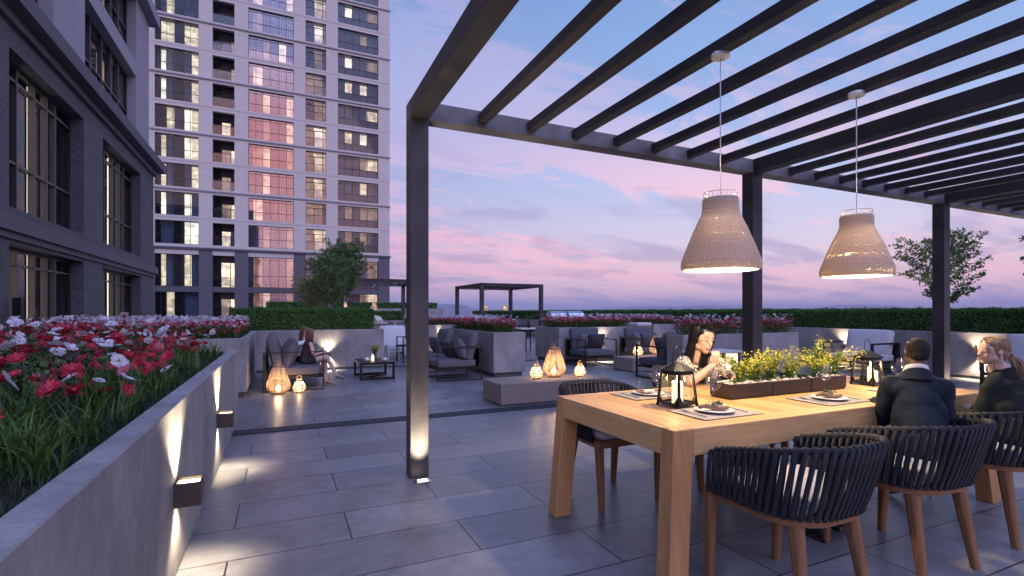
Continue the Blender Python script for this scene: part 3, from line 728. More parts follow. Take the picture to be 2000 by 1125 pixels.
# ================================================================ PLANTERS AND GARDEN WALLS
def planter(name,x0,x1,y0,y1,h,label,recess=.05,rz=.09,t=.10,group='concrete planters',cat='planter',soil=.06):
    e=empty(name,((x0+x1)/2,(y0+y1)/2,0),label,cat,group); cx,cy=(x0+x1)/2,(y0+y1)/2
    x0-=cx;x1-=cx;y0-=cy;y1-=cy
    b=MB(); zb=rz if recess else 0
    b.box(x0,x1,y0,y0+t,zb,h); b.box(x0,x1,y1-t,y1,zb,h); b.box(x0,x0+t,y0+t,y1-t,zb,h); b.box(x1-t,x1,y0+t,y1-t,zb,h)
    b.box(x0+t,x1-t,y0+t,y1-t,zb,zb+.05)
    b.build('planter_body','concrete',e,bevel=.006,seg=1)
    if recess:
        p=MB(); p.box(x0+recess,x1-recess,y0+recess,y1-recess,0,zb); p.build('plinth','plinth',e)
    s=MB(); s.box(x0+t,x1-t,y0+t,y1-t,zb+.05,h-soil); s.build('soil','soil',e)
    return e
planter('concrete_planter',-3.3,-.47,.2,6.91,.845,'long pale concrete planter nearest the viewer with two lit wall lamps on its side',recess=0)
planter('concrete_planter',-3.3,-.47,8.6,11.94,.90,'concrete planter behind the nearest one, beside the sofa with two women')
planter('concrete_planter',-4.3,2.18,11.97,14.8,.90,'long concrete planter with a clipped hedge behind the two women on the sofa',recess=.02,rz=.05)
planter('concrete_planter',3.80,4.50,9.19,12.4,.89,'narrow concrete planter of red flowers left of the outdoor dining table')
planter('concrete_planter',3.4,5.6,15.0,16.2,.90,'low concrete planter with an uplight, behind the shaded armchairs')
planter('concrete_planter',6.37,8.75,11.1,12.4,.90,'concrete planter of red flowers behind the pair of grey armchairs')
planter('concrete_planter',6.25,9.2,6.65,7.05,.90,'concrete planter of red flowers directly behind the dark-haired woman')
planter('concrete_planter',10.9,12.1,12.9,15.5,.90,'far small concrete planter of red flowers against the long hedge')
planter('garden_wall',12.2,13.4,2.6,34,.90,'long concrete wall holding the tall clipped hedge on the right',recess=.02,rz=.05,cat='wall',group=None)
planter('garden_wall',1.0,6.7,23.5,24.6,.90,'low concrete wall with a short hedge near the left background pergola',recess=0,cat='wall',group=None)
planter('garden_wall',-1.5,11.5,38,39.5,1.55,'distant raised concrete wall under a thin hedge in front of the tower',recess=0,cat='wall',group=None)
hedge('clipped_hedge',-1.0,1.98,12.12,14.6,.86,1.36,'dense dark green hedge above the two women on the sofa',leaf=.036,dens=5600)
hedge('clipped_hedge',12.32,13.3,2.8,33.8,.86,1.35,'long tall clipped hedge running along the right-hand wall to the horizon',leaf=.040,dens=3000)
hedge('clipped_hedge',1.1,5.2,23.6,24.4,.86,1.31,'short low hedge beside the left background pergola',leaf=.09,dens=700)
hedge('clipped_hedge',-.9,11.0,38.1,39.2,1.5,1.97,'thin distant hedge in front of the tower base',leaf=.12,dens=350)
tree('small_tree',(1.75,16.6,0),3.45,.74,1.95,'fullest dark green tree in front of the tower',leaf=.065,nl=11000,trunk_r=.05,seed=3,updraft=1.0,clump=46)
tree('small_tree',(.98,18.2,0),2.65,.62,1.42,'pale olive young tree left of the fullest tree',leafmat='tree_leaf_pale',leaf=.055,nl=7500,trunk_r=.03,seed=8,bark='birch_bark',updraft=.5)
tree('small_tree',(1.30,15.8,0),3.15,.62,1.60,'slim-trunked green tree between the pale tree and the fullest tree',leaf=.06,nl=7500,trunk_r=.032,seed=21,bark='birch_bark',updraft=.7)
tree('small_tree',(12.80,5.95,.86),2.15,.70,.66,'slender open-branched tree rising from the right hedge by the farthest post',leaf=.06,nl=5200,trunk_r=.022,seed=14,clump=26,updraft=.6,spread=1.05)
tree('small_tree',(12.85,4.25,.86),1.9,.50,.95,'second open-branched tree cut by the right edge above the hedge',leaf=.06,nl=3200,trunk_r=.020,seed=17,clump=16,updraft=.5)
# guard rail on the wall in front of the near building
gr=empty('guard_rail',(-2.8,12.08,.90),'thin black metal guard rail on the low wall in front of the dark stone building','railing')
b=MB(); b.bar((-1.55,0,.195),(1.9,0,.195),.035,.03); b.bar((-1.55,.05,.235),(1.9,.05,.235),.02,.015)
for i in range(4): b.bar((-1.5+i*1.12,0,-.0),(-1.5+i*1.12,0,.18),.03,.02,up=(0,1,0))
b.build('rail','black_metal',gr)
b=MB(); b.box(-.06,.06,-.06,.06,0,1.55); o=b.build('bollard_post','black_metal',None,loc=(-4.22,11.72,0)); 
tag(o,'narrow black post at the left edge beside the low wall','post')
# ================================================================ PERGOLAS
def pergola(label,x0,pitch,nb,yb,yf,zt,beam_h,sec,nr,rh=.07,rwid=.082,rgap=.41,posts=None,mat='metal_dark'):
    e=empty('pergola',(x0,yf,0),label,'pergola'); o=Vector((x0,yf,0))
    zb=zt-beam_h
    X1=x0+pitch*nb+sec
    def add(name,bx,mt): 
        m=MB(); m.box(*bx); ob=m.build(name,mt,e,bevel=.003,seg=1); me=ob.data
        me.transform(Matrix.Translation(-o)); return ob
    for i in range(nb+1):
        x=x0+pitch*i
        for y in (yf,yb):
            if posts and (i,y==yf) not in posts: continue
            add('post',(x,x+sec,y,y+sec,0,zb-.0005),'metal_post' if mat=='metal_dark' else mat)
    add('long_beam',(x0+sec*0,X1,yf,yf+sec,zb,zt),'metal_blotch' if mat=='metal_dark' else mat)
    add('long_beam',(x0,X1,yb,yb+sec,zb,zt),mat)
    for i in range(nb+1):
        x=x0+pitch*i; 
        add('cross_beam',(x+.001,x+sec-.001,yb+sec,yf,zb+.001,zt-.001),mat)
        if i<nb:
            g=(pitch-sec-nr*rwid-2*(rgap))/(nr-1) if nr>1 else 0
            for j in range(nr):
                xx=x+sec+rgap+j*(rwid+g); add('rafter',(xx,xx+rwid,yb+sec,yf,zb+.040,zb+.040+rh),mat)
    return e
PG=pergola('large dark metal pergola over the dining table in the foreground',.913,3.744,3,-.6,3.90,2.957,.140,.146,7,rh=.070,rwid=.082,rgap=.412)
pergola('open dark pergola far back in the middle, standing against the sky',8.37,3.1,1,21.8,25.4,2.64,.15,.17,9,rh=.06,rwid=.06,rgap=.2)
pergola('dark pergola with slatted roof left of the first big post, in front of the tower',2.2,4.1,1,25.3,29.0,2.93,.18,.19,10,rh=.06,rwid=.06,rgap=.2)
# ================================================================ PENDANT LAMPS
def woven(prof,nrib,nring,r=.0035,wr=.0030,amp=.005,mi=(0,0),seedn=0,seg=96,gapfn=None):
    """basket weave over a lathe profile: vertical ribs plus rings that pass in front of and behind them"""
    m=MB(); 
    L=[0]; 
    for i in range(1,len(prof)): L.append(L[-1]+math.dist(prof[i],prof[i-1]))
    def at(s):
        s*=L[-1]
        for i in range(1,len(L)):
            if s<=L[i]+1e-9: f=(s-L[i-1])/max(1e-9,L[i]-L[i-1]); return (prof[i-1][0]+(prof[i][0]-prof[i-1][0])*f, prof[i-1][1]+(prof[i][1]-prof[i-1][1])*f)
        return prof[-1]
    for j in range(nrib):
        a=2*math.pi*j/nrib; m.tube([(at(s/14)[0]*math.cos(a),at(s/14)[0]*math.sin(a),at(s/14)[1]) for s in range(15)],r,4,mi[0])
    g=random.Random(seedn)
    for i in range(nring):
        s=(i+.5)/nring; rr,zz=at(s); ph=i%2; pts=[]; dz=g.uniform(-.14,.14)*L[-1]/nring
        n=nrib*2 if nrib>28 else seg
        for q in range(n):
            a=2*math.pi*q/n; off=amp*math.cos(a*nrib/2+math.pi*ph); w_=g.uniform(-.12,.12)*L[-1]/nring
            pts.append(((rr+off)*math.cos(a),(rr+off)*math.sin(a),zz+dz+w_))
        m.tube(pts,wr*g.uniform(.8,1.15),4,mi[1],closed=True)
    return m
def pendant(loc,zrise,label,group,sc=1.0,lite=False,energy=16,ncord=None):
    """loc = bottom centre of the shade; zrise = distance up to the canopy"""
    e=empty('pendant_lamp',loc,label,'lamp',group)
    prof=[(.237,0),(.246,.020),(.244,.05),(.200,.16),(.160,.25),(.116,.335),(.107,.36),(.105,.44)]
    prof=[(r*sc*.90,z*sc*.975) for r,z in prof]
    nr,ng=(44,74) if not lite else (20,30)
    woven(prof,nr,ng,.0034*sc,(.0040 if not lite else .0085)*sc,.0065*sc,seedn=int(loc[0]*7),seg=40).build('woven_shade','rattan',e)
    rm=MB(); q=[2*math.pi*j/48 for j in range(48)]
    hp=MB(); hp.tube([(.214*sc*math.cos(a),.214*sc*math.sin(a),.002*sc) for a in q],.0035*sc,5,closed=True); hp.build('bottom_hoop','white_metal',e)
    for z,r in ((.430,.096),(.464,.096)): rm.tube([(r*sc*math.cos(a),r*sc*math.sin(a),z*sc) for a in q],.0035*sc,5,closed=True)
    for j in range(22 if not lite else 8): a=2*math.pi*j/22; rm.bar((.096*sc*math.cos(a),.096*sc*math.sin(a),.43*sc),(.096*sc*math.cos(a),.096*sc*math.sin(a),.464*sc),.002*sc,.002*sc)
    for j in range(3): a=2*math.pi*j/3; rm.bar((.096*sc*math.cos(a),.096*sc*math.sin(a),.43*sc),(0,0,.43*sc),.004*sc,.004*sc)
    rm.build('wire_rim','white_metal',e)
    b=MB(); b.tube([(0,0,.36*sc),(0,0,zrise)],.0035 if not lite else .006,6); b.build('cord','white_metal',e)
    b=MB(); b.lathe([(.048,zrise-.004),(.052,zrise),(.052,zrise+.022),(.048,zrise+.026)],28); b.build('canopy','white_metal',e)
    b=MB(); b.lathe([(.016,.36*sc),(.022,.33*sc),(.024,.28*sc)],14); b.ell((0,0,.235*sc),(.036*sc,.036*sc,.05*sc)); o=b.build('bulb','bulb',e); 
    point('pendant_light',(0,0,.12*sc),energy,(1,.74,.40),.04*sc,parent=e)
    return e
pendant((2.415,2.255,1.552),1.285,'woven rattan pendant lamp nearer the viewer, left of the middle post','pendants over the dining table',energy=62)
pendant((3.728,2.255,1.552),1.285,'woven rattan pendant lamp farther along the table, right of the middle post','pendants over the dining table',energy=62)
pendant((9.3,23.6,1.36),1.0,'tiny left pendant under the far middle pergola','far pendants',sc=.72,lite=True,energy=6)
pendant((10.38,23.6,1.36),1.0,'tiny right pendant under the far middle pergola','far pendants',sc=.72,lite=True,energy=6)
pendant((2.95,27.1,1.37),1.3,'tiny left pendant under the left background pergola, beside the trees','far pendants',sc=.95,lite=True,energy=8)
pendant((4.43,27.1,1.37),1.3,'tiny right pendant under the left background pergola','far pendants',sc=.95,lite=True,energy=8)

# ================================================================ WALL LAMPS
def sconce(p,nrm,label,e_up=9,e_dn=9,w=.12,h=.115,dp=.115,up=118,dn=112):
    n=Vector(nrm); t=Vector((-n.y,n.x,0)); e=empty('wall_lamp',p,label,'wall lamp','up-and-down wall lamps')
    def bx(m,a0,a1,t0,t1,z0,z1,mi=0):
        c=[n*a0+t*t0,n*a1+t*t0,n*a1+t*t1,n*a0+t*t1]
        r0=[(q.x,q.y,z0) for q in c]; r1=[(q.x,q.y,z1) for q in c]; m.loft([r0,r1],mi,False)
    m=MB(); hw=w/2
    bx(m,0,.012,-hw,hw,-h/2,h/2); bx(m,dp-.008,dp,-hw,hw,-h/2,h/2); bx(m,.012,dp-.008,-hw,-hw+.008,-h/2,h/2); bx(m,.012,dp-.008,hw-.008,hw,-h/2,h/2)
    bx(m,.012,dp-.008,-hw+.008,hw-.008,-.012,.012); m.build('housing','frame_bronze',e)
    m=MB(); bx(m,.014,dp-.010,-hw+.010,hw-.010,h/2-.020,h/2-.014); m.build('upper_lens','lamp_glow',e); 
    m=MB(); bx(m,.014,dp-.010,-hw+.010,hw-.010,-h/2+.014,-h/2+.020); m.build('lower_lens','lamp_glow',e)
    for sg,en,sz in ((1,e_up,up),(-1,e_dn,dn)):
        o=spot('wall_lamp_light',n*(dp*.36)+Vector((0,0,sg*(h/2+.002))),n*(dp*.36+.02)+Vector((0,0,sg)),en,sz,.8,(1,.80,.54),.02,parent=e)
sconce((-.47,2.93,.415),(1,0,0),'nearest wall lamp on the long left planter',95,22,up=105,dn=108)
sconce((-.47,4.72,.425),(1,0,0),'second wall lamp on the long left planter, near its far end',95,22,up=105,dn=108)
sconce((.955,11.97,.36),(0,-1,0),'wall lamp on the wall right of the two seated women',50,50,h=.085,dp=.11)
sconce((7.62,11.1,.47),(0,-1,0),'wall lamp glowing behind the armchair beside the stone bench',50,50,h=.085,dp=.11)
sconce((12.2,7.60,.47),(-1,0,0),'wall lamp on the right wall beside the white lounge chair',90,90,h=.085,dp=.11)
sconce((12.2,5.04,.47),(-1,0,0),'wall lamp on the right wall beside the blonde woman\'s face',90,90,h=.085,dp=.11)
sconce((12.2,3.2,.47),(-1,0,0),'wall lamp at the right end of the wall',90,90,h=.085,dp=.11)
sconce((4.38,15.0,.50),(0,-1,0),'small uplight on the far planter behind the shaded armchairs',40,20,h=.085,dp=.11,up=45)
# ground uplights at the pergola posts
def uplight(x,y,label,tx,ty,energy=22):
    e=empty('ground_light',(x,y,0),label,'ground light','in-ground lights at the pergola posts')
    m=MB(); m.box(-.062,.062,-.042,.042,.004,.010); m.build('steel_plate','steel',e,bevel=.002)
    m=MB(); m.box(-.036,.036,-.022,.022,.010,.0125); m.build('lens','uplight_glow',e)
    spot('ground_light_beam',(0,0,.03),(tx-x,ty-y,2.8),energy,75,.9,(1,.80,.52),.02,parent=e)
uplight(.985,3.80,'small square ground light at the foot of the nearest post',.985,3.905,150)
uplight(4.73,3.78,'ground light at the foot of the middle post',4.73,3.905,60)
uplight(8.475,3.78,'ground light at the foot of the farthest post',8.475,3.905,100)

# ================================================================ STONE BENCHES
def bench(x0,x1,y0,y1,h,label):
    e=empty('stone_bench',((x0+x1)/2,(y0+y1)/2,0),label,'bench','stone block benches'); cx,cy=(x0+x1)/2,(y0+y1)/2
    m=MB(); m.box(x0-cx,x1-cx,y0-cy,y1-cy,.018,h); m.build('stone_block','travertine',e,bevel=.005,seg=1)
    m=MB(); m.box(x0-cx+.03,x1-cx-.03,y0-cy+.03,y1-cy-.03,0,.018); m.build('plinth','plinth',e)
bench(2.74,4.56,6.36,7.04,.302,'pale stone block bench with three glowing lanterns on it')
bench(6.82,8.5,8.74,9.42,.30,'smaller stone block bench between the grey armchairs')
# ================================================================ DINING TABLE
TX0,TX1,TY0,TY1,TZ=1.640,4.42,1.80,2.875,.752
tb=empty('dining_table',((TX0+TX1)/2,(TY0+TY1)/2,0),'long solid teak dining table with splayed legs','table'); tc_=Vector(((TX0+TX1)/2,(TY0+TY1)/2,0))
def tbuild(m,name,mat,bevel=.003):
    m.v=[(x-tc_.x,y-tc_.y,z) for x,y,z in m.v]; return m.build(name,mat,tb,bevel=bevel,seg=1)
AP=.128; ft=.045
m=MB(); m.box(TX0+.118,TX1-.118,TY0,TY0+ft,TZ-AP,TZ); tbuild(m,'apron','teak_x'); m=MB(); m.box(TX0+.118,TX1-.118,TY1-ft,TY1,TZ-AP,TZ); tbuild(m,'apron','teak_x')
m=MB(); m.box(TX0,TX0+ft,TY0+.085,TY1-.085,TZ-AP,TZ-.001); tbuild(m,'apron','teak_y'); m=MB(); m.box(TX1-ft,TX1,TY0+.085,TY1-.085,TZ-AP,TZ-.001); tbuild(m,'apron','teak_y')
m=MB()
bd=.112
m.box(TX0+.118,TX1-.118,TY0+ft,TY0+bd,TZ-.03,TZ,0,.25); m.box(TX0+.118,TX1-.118,TY1-bd,TY1-ft,TZ-.03,TZ,0,.5)
x=TX0+ft; k_=0; rt=random.Random(3)
m.box(TX0+ft,TX0+.118-.0,TY0+.086,TY1-.086,TZ-.03,TZ-.0005,1,.1)
m.box(TX1-.118,TX1-ft,TY0+.086,TY1-.086,TZ-.03,TZ-.0005,1,.3)
x=TX0+.118+.0; 
nsl=26; pw=(TX1-.118-x)/nsl
for i in range(nsl):
    m.box(x+.0018,x+pw-.0018,TY0+bd+.002,TY1-bd-.002,TZ-.028,TZ-.0015,1,rt.random()); x+=pw
tbuild(m,'tabletop',['teak_x','teak_y'],.0015)
m=MB(); m.box(TX0+.1,TX1-.1,TY0+.06,TY1-.06,TZ-.05,TZ-.031); tbuild(m,'underframe','plinth',0)
for sx,xx in ((-1,TX0),(1,TX1)):
    for sy,yy in ((-1,TY0),(1,TY1)):
        m=MB(); a=.118 ;b_=.085 ; sp=.07; spy=.045
        xi=xx-sx*a; yi=yy-sy*b_
        top=[(xx+sx*.002,yy+sy*.002),(xi,yy+sy*.002),(xi,yi),(xx+sx*.002,yi)]; 
        bx_=xx+sx*sp; by_=yy+sy*spy if sy<0 else yy-.0; 
        bot=[(bx_,by_),(bx_-sx*.112,by_),(bx_-sx*.112,by_-sy*.095),(bx_,by_-sy*.095)]
        if sx*sy<0: top.reverse(); bot.reverse()
        m.loft([[(p[0],p[1],0) for p in bot],[(p[0],p[1],TZ+.0008) for p in top]],0,False); tbuild(m,'leg','teak_z',.004)
# ================================================================ DINING CHAIRS
def upath(s,w,yf,yb,rc):
    """horseshoe: s 0..1 from the left arm front round the back to the right arm front (chair faces +y)"""
    straight=max(0,yf-(yb+rc)); arc=math.pi/2*rc; flat=2*(w-rc); tot=2*straight+2*arc+flat; d=s*tot
    if d<straight: return (-w,yf-d),(-1,0)
    d-=straight
    if d<arc: a=d/rc; return (-w+rc-rc*math.cos(a),yb+rc-rc*math.sin(a)),(-math.cos(a),-math.sin(a))
    d-=arc
    if d<flat: return (-w+rc+d,yb),(0,-1)
    d-=flat
    if d<arc: a=d/rc; return (w-rc+rc*math.sin(a),yb+rc-rc*math.cos(a)),(math.sin(a),-math.cos(a))
    d-=arc; return (w,yb+rc+d),(1,0)
def make_chair(loc,label,rz,strapmat='strap'):
    e=empty('dining_chair',loc,label,'chair','rope-back chairs around the dining table',rz=rz)
    # seat frame
    m=MB(); ring=[];rin=[]
    pts=[upath(i/40,.262,.245,-.255,.20)[0] for i in range(41)]
    o=[(x,y) for x,y in pts]; i_=[(x*.80,y*.80) for x,y in pts]
    for z0,z1 in ((.412,.462),):
        m.loft([[(*p,z0) for p in o],[(*p,z1) for p in o],[(*p,z1) for p in i_],[(*p,z0) for p in i_],[(*p,z0) for p in o]],0,False,close=False)
        for pp in (0,-1):
            q=[(*o[pp],z0),(*o[pp],z1),(*i_[pp],z1),(*i_[pp],z0)]; b0=len(m.v); m.v+=q; m.face([b0,b0+1,b0+2,b0+3])
    m.box(-.262,.262,.205,.247,.410,.4625)
    m.build('seat_frame','chair_rail',e,bevel=.004,seg=1)
    # legs
    for sx in (-1,1):
        for (ty,by,bxx) in ((.222,.238,.232),(-.175,-.240,.205)):
            l=MB(); tx=sx*(.243 if ty>0 else .178); p0=Vector((sx*bxx,by,0)); p1=Vector((tx,ty,.46 if ty>0 else .412))
            rings=[]
            for f in (0,.02,.5,1):
                c=p0.lerp(p1,f); hw=(.0185,.0195,.024,.028)[(0,.02,.5,1).index(f)]; hd=(.0185,.0195,.025,.031)[(0,.02,.5,1).index(f)]; q=hw*.55
                rings.append([(c.x+a,c.y+b_,c.z) for a,b_ in ((-hw,-q),(-q,-hd),(q,-hd),(hw,-q),(hw,q),(q,hd),(-q,hd),(-hw,q))])
            l.loft(rings,0,False); l.build('leg','chair_wood',e,bevel=.003,seg=1)
    # cushion
    m=MB(); m.rbox((0,.005,.496),(.50,.49,.078),.036,(0.0,0.0,.016),k=10)
    for i,(x,y,z) in enumerate(m.v):
        if y<-.02:
            f=(y+.02)/-.24; lim=.25*math.sqrt(max(0,1-(f*.93)**3)) ; x=max(-lim,min(lim,x))
        m.v[i]=(x,y,z)
    m.build('seat_cushion','seat_fabric',e)
    # straps and rim
    def rimz(s): u=abs(s-.5)*2; return .752-.105*max(0,(u-.25)/.75)**1.4-(.02*max(0,(u-.93)/.07))
    def P(s,top,off=0):
        if top:
            (x,y),n=upath(s,.296,.175,-.350,.235); z=rimz(s)
        else:
            (x,y),n=upath(s,.270,.215,-.264,.205); z=.456
        return Vector((x+n[0]*off,y+n[1]*off,z))
    rim=MB(); rim.tube([P(i/60,True) for i in range(61)],.0135,10); rim.build('rim','strap',e)
    m=MB(); ns=43
    for i in range(ns):
        s=(i+.5)/ns; (xx,yy),n=upath(s,.296,.175,-.350,.235); nn=Vector((n[0],n[1],0)); tg=Vector((-n[1],n[0],0))
        wd=.0108; 
        T_=P(s,True); B_=P(s,False)
        def strap(offT,offB,w2,sh=0):
            A=T_+nn*offT; C=B_+nn*offB+tg*sh; mid=A.lerp(C,.5)+nn*.004; prev=None; rings=[]
            for q,pt in enumerate((A,A.lerp(C,.25)+nn*.003,mid,A.lerp(C,.78)+nn*.004,C,C-Vector((0,0,.012)))):
                h=.0035; rings.append([pt-tg*w2-nn*h,pt+tg*w2-nn*h,pt+tg*w2*.8+nn*h,pt-tg*w2*.8+nn*h])
            m.loft(rings,0,True)
        strap(.016,.012,wd)
        if i%1==0: strap(-.012,-.006,wd*.75,.012*(1 if i<ns/2 else -1))
        # wrap over the rim
        c=T_; m.loft([[c+tg*a+nn*(.0185*math.cos(t))+Vector((0,0,.0185*math.sin(t))) for t in [k*math.pi/5-.35 for k in range(7)]] for a in (-wd,wd)],0,True,close=False)
    m.build('rope_straps',strapmat,e)
    return e
CH=make_chair((2.135,1.605,0),'black rope-back dining chair nearest the viewer, empty, with a pale cushion',0)
dup(CH,(3.01,1.605,0),'rope-back dining chair holding the man in the navy jacket',R(-4))
dup(CH,(3.885,1.60,0),'rope-back dining chair holding the blonde woman, cut by the right edge',R(-3))
dup(CH,(2.125,2.98,0),'empty rope-back dining chair on the far side at the left table corner',R(180))
dup(CH,(3.02,3.02,0),'rope-back dining chair holding the dark-haired woman behind the planter trough',R(180))
dup(CH,(3.90,3.0,0),'rope-back dining chair on the far side behind the farther black lantern',R(180))
# ================================================================ LOUNGE SEATING
def lounge(loc,label,rz,w=.86,d=.90,seats=1,fab='grey_fabric',backh=.90,frame='frame_brown',pillows=(),armh=.645,group='low lounge seats with slim metal frames',cat='armchair',name='armchair',wide=.028,th=.016):
    """faces +y, local origin at centre on the floor"""
    e=empty(name,loc,label,cat,group,rz=rz); hw=w/2; y0=-d/2; y1=d/2
    for sx in (-1,1):
        m=MB(); x=sx*(hw-wide/2); a,b=x-wide/2,x+wide/2
        m.box(a,b,y1-th,y1,0,armh); m.box(a,b,y0,y0+th,0,armh); m.box(a,b,y0+th,y1-th,0.001,th); m.box(a,b,y0+th,y1-th,armh-th,armh-.001)
        m.build('side_frame',frame,e,bevel=.002,seg=1)
    m=MB(); m.box(-hw+wide,hw-wide,y0+.06,y1-.012,.205,.245); m.box(-hw+wide,hw-wide,y0+.02,y0+.05,.23,.60)
    for q in (-1,1): m.bar((q*(hw-wide-.015),y0+.06,.22),(q*(hw-wide-.015),y0+.02,.60),.025,.02)
    m.build('seat_base',frame,e)
    sw=(w-2*wide-.012)/seats
    for i in range(seats):
        cx=-hw+wide+.006+sw*(i+.5)
        m=MB(); m.rbox((cx,.045,.318),(sw-.004,d-.13,.145),.035,(0,.005,.018)); m.build('seat_cushion',fab,e)
        m=MB(); m.rbox((cx,y0+.175,.625),(sw-.01,.15,.56),.05,(.0,.03,.01),rot=Matrix.Rotation(R(-14),3,'X').inverted().to_3x3()); m.build('back_cushion',fab,e)
    return e
def pillow(loc,rot,label,mat,size=(.44,.13,.42),group='throw pillows'):
    m=MB(); m.rbox((0,0,0),size,.02,(0,.055,0),k=10)
    for i,(x,y,z) in enumerate(m.v):   # pinched corners
        u=abs(x)/(size[0]/2);v=abs(z)/(size[2]/2); f=1-.80*max(u,v)**5*.85; m.v[i]=(x*(1-.05*(1-v)*u*0+.03*u*v),y*f,z*(1+.03*u*v))
    o=m.build('throw_pillow',mat,loc=loc); o.rotation_euler=rot; tag(o,label,'pillow',group); return o
# sofa with the two women (faces +x)
lounge((.19,9.96,0),'long grey sofa with the two seated women, back to the left planter',R(-90),w=1.86,d=.92,seats=2,cat='sofa',name='sofa')
pillow((.12,9.36,.60),(R(-16),0,R(-84)),'plump light grey pillow at the near end of the two women\'s sofa','grey_fabric',(.50,.15,.50))
pillow((.13,9.98,.60),(R(-22),0,R(-100)),'dark navy pillow behind the women on the sofa','charcoal_fabric')
# armchairs right of the nearest post (face -x)
lounge((3.065,9.50,0),'grey armchair facing left, just right of the nearest post, with grey and dark pillows',R(90),w=.86)
pillow((3.15,9.30,.58),(R(-20),R(8),R(80)),'light grey pillow in the armchair right of the nearest post','grey_fabric',(.42,.13,.40))
pillow((3.02,9.62,.55),(R(-30),R(-6),R(98)),'dark pillow in the armchair right of the nearest post','charcoal_fabric',(.42,.12,.38))
lounge((3.065,11.05,0),'grey armchair facing left, behind the one with two pillows',R(90),w=.86)
pillow((3.12,10.90,.56),(R(-22),0,R(92)),'dark grey pillow in the rear armchair behind the nearest post','blue_fabric',(.42,.12,.38))
# pair facing the viewer
lounge((6.90,10.46,0),'blue-grey armchair facing the viewer, left of the wall lamp glow',R(180),w=.90,fab='blue_fabric',wide=.03,th=.022)
pillow((6.80,10.56,.58),(R(20),0,R(6)),'pale grey pillow in the armchair left of the wall lamp','grey_fabric',(.42,.13,.38))
pillow((7.02,10.44,.57),(R(24),0,R(-6)),'dark blue-grey pillow in the armchair left of the wall lamp','charcoal_fabric',(.44,.12,.40))
lounge((8.56,10.46,0),'blue-grey armchair facing the viewer, right of the wall lamp glow',R(180),w=.90,fab='blue_fabric',wide=.03,th=.022)
pillow((8.40,10.56,.58),(R(20),0,R(5)),'pale grey pillow in the armchair right of the wall lamp','grey_fabric',(.42,.13,.38))
pillow((8.62,10.46,.57),(R(24),0,R(-8)),'dark grey pillow in the armchair right of the wall lamp','blue_fabric',(.44,.12,.40))
lounge((6.93,7.78,0),'dark armchair seen side-on before the smaller stone bench, with a black pillow',R(0),w=.86,fab='blue_fabric',wide=.034,th=.03,frame='black_metal')
pillow((6.80,7.70,.585),(R(-16),0,R(4)),'large black pillow in the armchair in front of the smaller stone bench','charcoal_fabric',(.46,.14,.44))
# white lounge seats against the right wall, second one by the left post
lounge((11.55,6.90,0),'white-cushioned lounge chair against the right wall behind the farther black lantern',R(90),w=1.06,d=.95,fab='white_fabric',frame='metal_dark',wide=.05,th=.035,cat='lounge chair')
lounge((11.55,4.15,0),'white-cushioned lounge chair at the right edge behind the blonde woman',R(90),w=.95,d=.95,fab='white_fabric',frame='metal_dark',wide=.05,th=.035,cat='lounge chair')
lounge((2.90,14.35,0),'white-cushioned lounge chair behind the right end of the hedge wall, left of the nearest post',R(180),w=.85,d=.85,fab='white_fabric',frame='white_paint',wide=.05,th=.04,armh=.5,cat='lounge chair')
lounge((11.0,9.3,0),'white-backed lounge chair whose top shows above the wall, left of the tall hedge',R(180),w=.7,d=.8,fab='white_fabric',frame='metal_dark',cat='lounge chair')
# dark chair and small white side table beyond the hedge wall end
def slatchair(loc,rz,label,mat='black_metal',seat='charcoal_fabric',sh=.45,bh=.85,w=.48,group='dark outdoor chairs'):
    e=empty('outdoor_chair',loc,label,'chair',group,rz=rz); hw=w/2; t=.028
    for sx in (-1,1):
        for y,zt in ((.22,sh+.2),(-.24,bh)):
            m=MB(); m.bar((sx*hw,y,0),(sx*hw*.95,y-(.05 if y<0 else 0),zt),t,t,up=(0,1,0)); m.build('leg',mat,e)
    m=MB(); m.box(-hw,hw,-.25,.25,sh-.03,sh); m.build('seat',seat,e,bevel=.006)
    m=MB()
    for i in range(9): x=-hw+.03+(w-.06)*i/8; m.bar((x,-.26,sh+.05),(x*.98,-.295,bh-.03),.018,.012,up=(0,1,0))
    m.bar((-hw,-.293,bh-.02),(hw,-.293,bh-.02),.03,.03); m.bar((-hw,-.255,sh+.04),(hw,-.255,sh+.04),.02,.02); m.build('backrest',mat,e)
    m=MB()
    for sx in (-1,1): m.bar((sx*hw,.24,sh+.2),(sx*hw,-.27,sh+.2),t,.02)
    m.build('armrests',mat,e)
    return e
slatchair((2.98,12.95,0),R(95),'dark metal chair half hidden by the nearest post, facing the white lounge chair',w=.55)
def sidetable(loc,label,s=.42,h=.42,mat='white_paint'):
    e=empty('side_table',loc,label,'side table'); m=MB(); m.box(-s/2,s/2,-s/2,s/2,h-.03,h); m.build('tabletop',mat,e,bevel=.003)
    t=.03; q=s/2-t
    for a,b in ((-1,-1),(1,-1),(1,1),(-1,1)): m=MB(); m.box(a*q-(t/2),a*q+t/2,b*q-t/2,b*q+t/2,0,h-.03); m.build('leg',mat,e)
sidetable((2.72,13.45,0),'small white side table in front of the white lounge chair beyond the hedge wall')
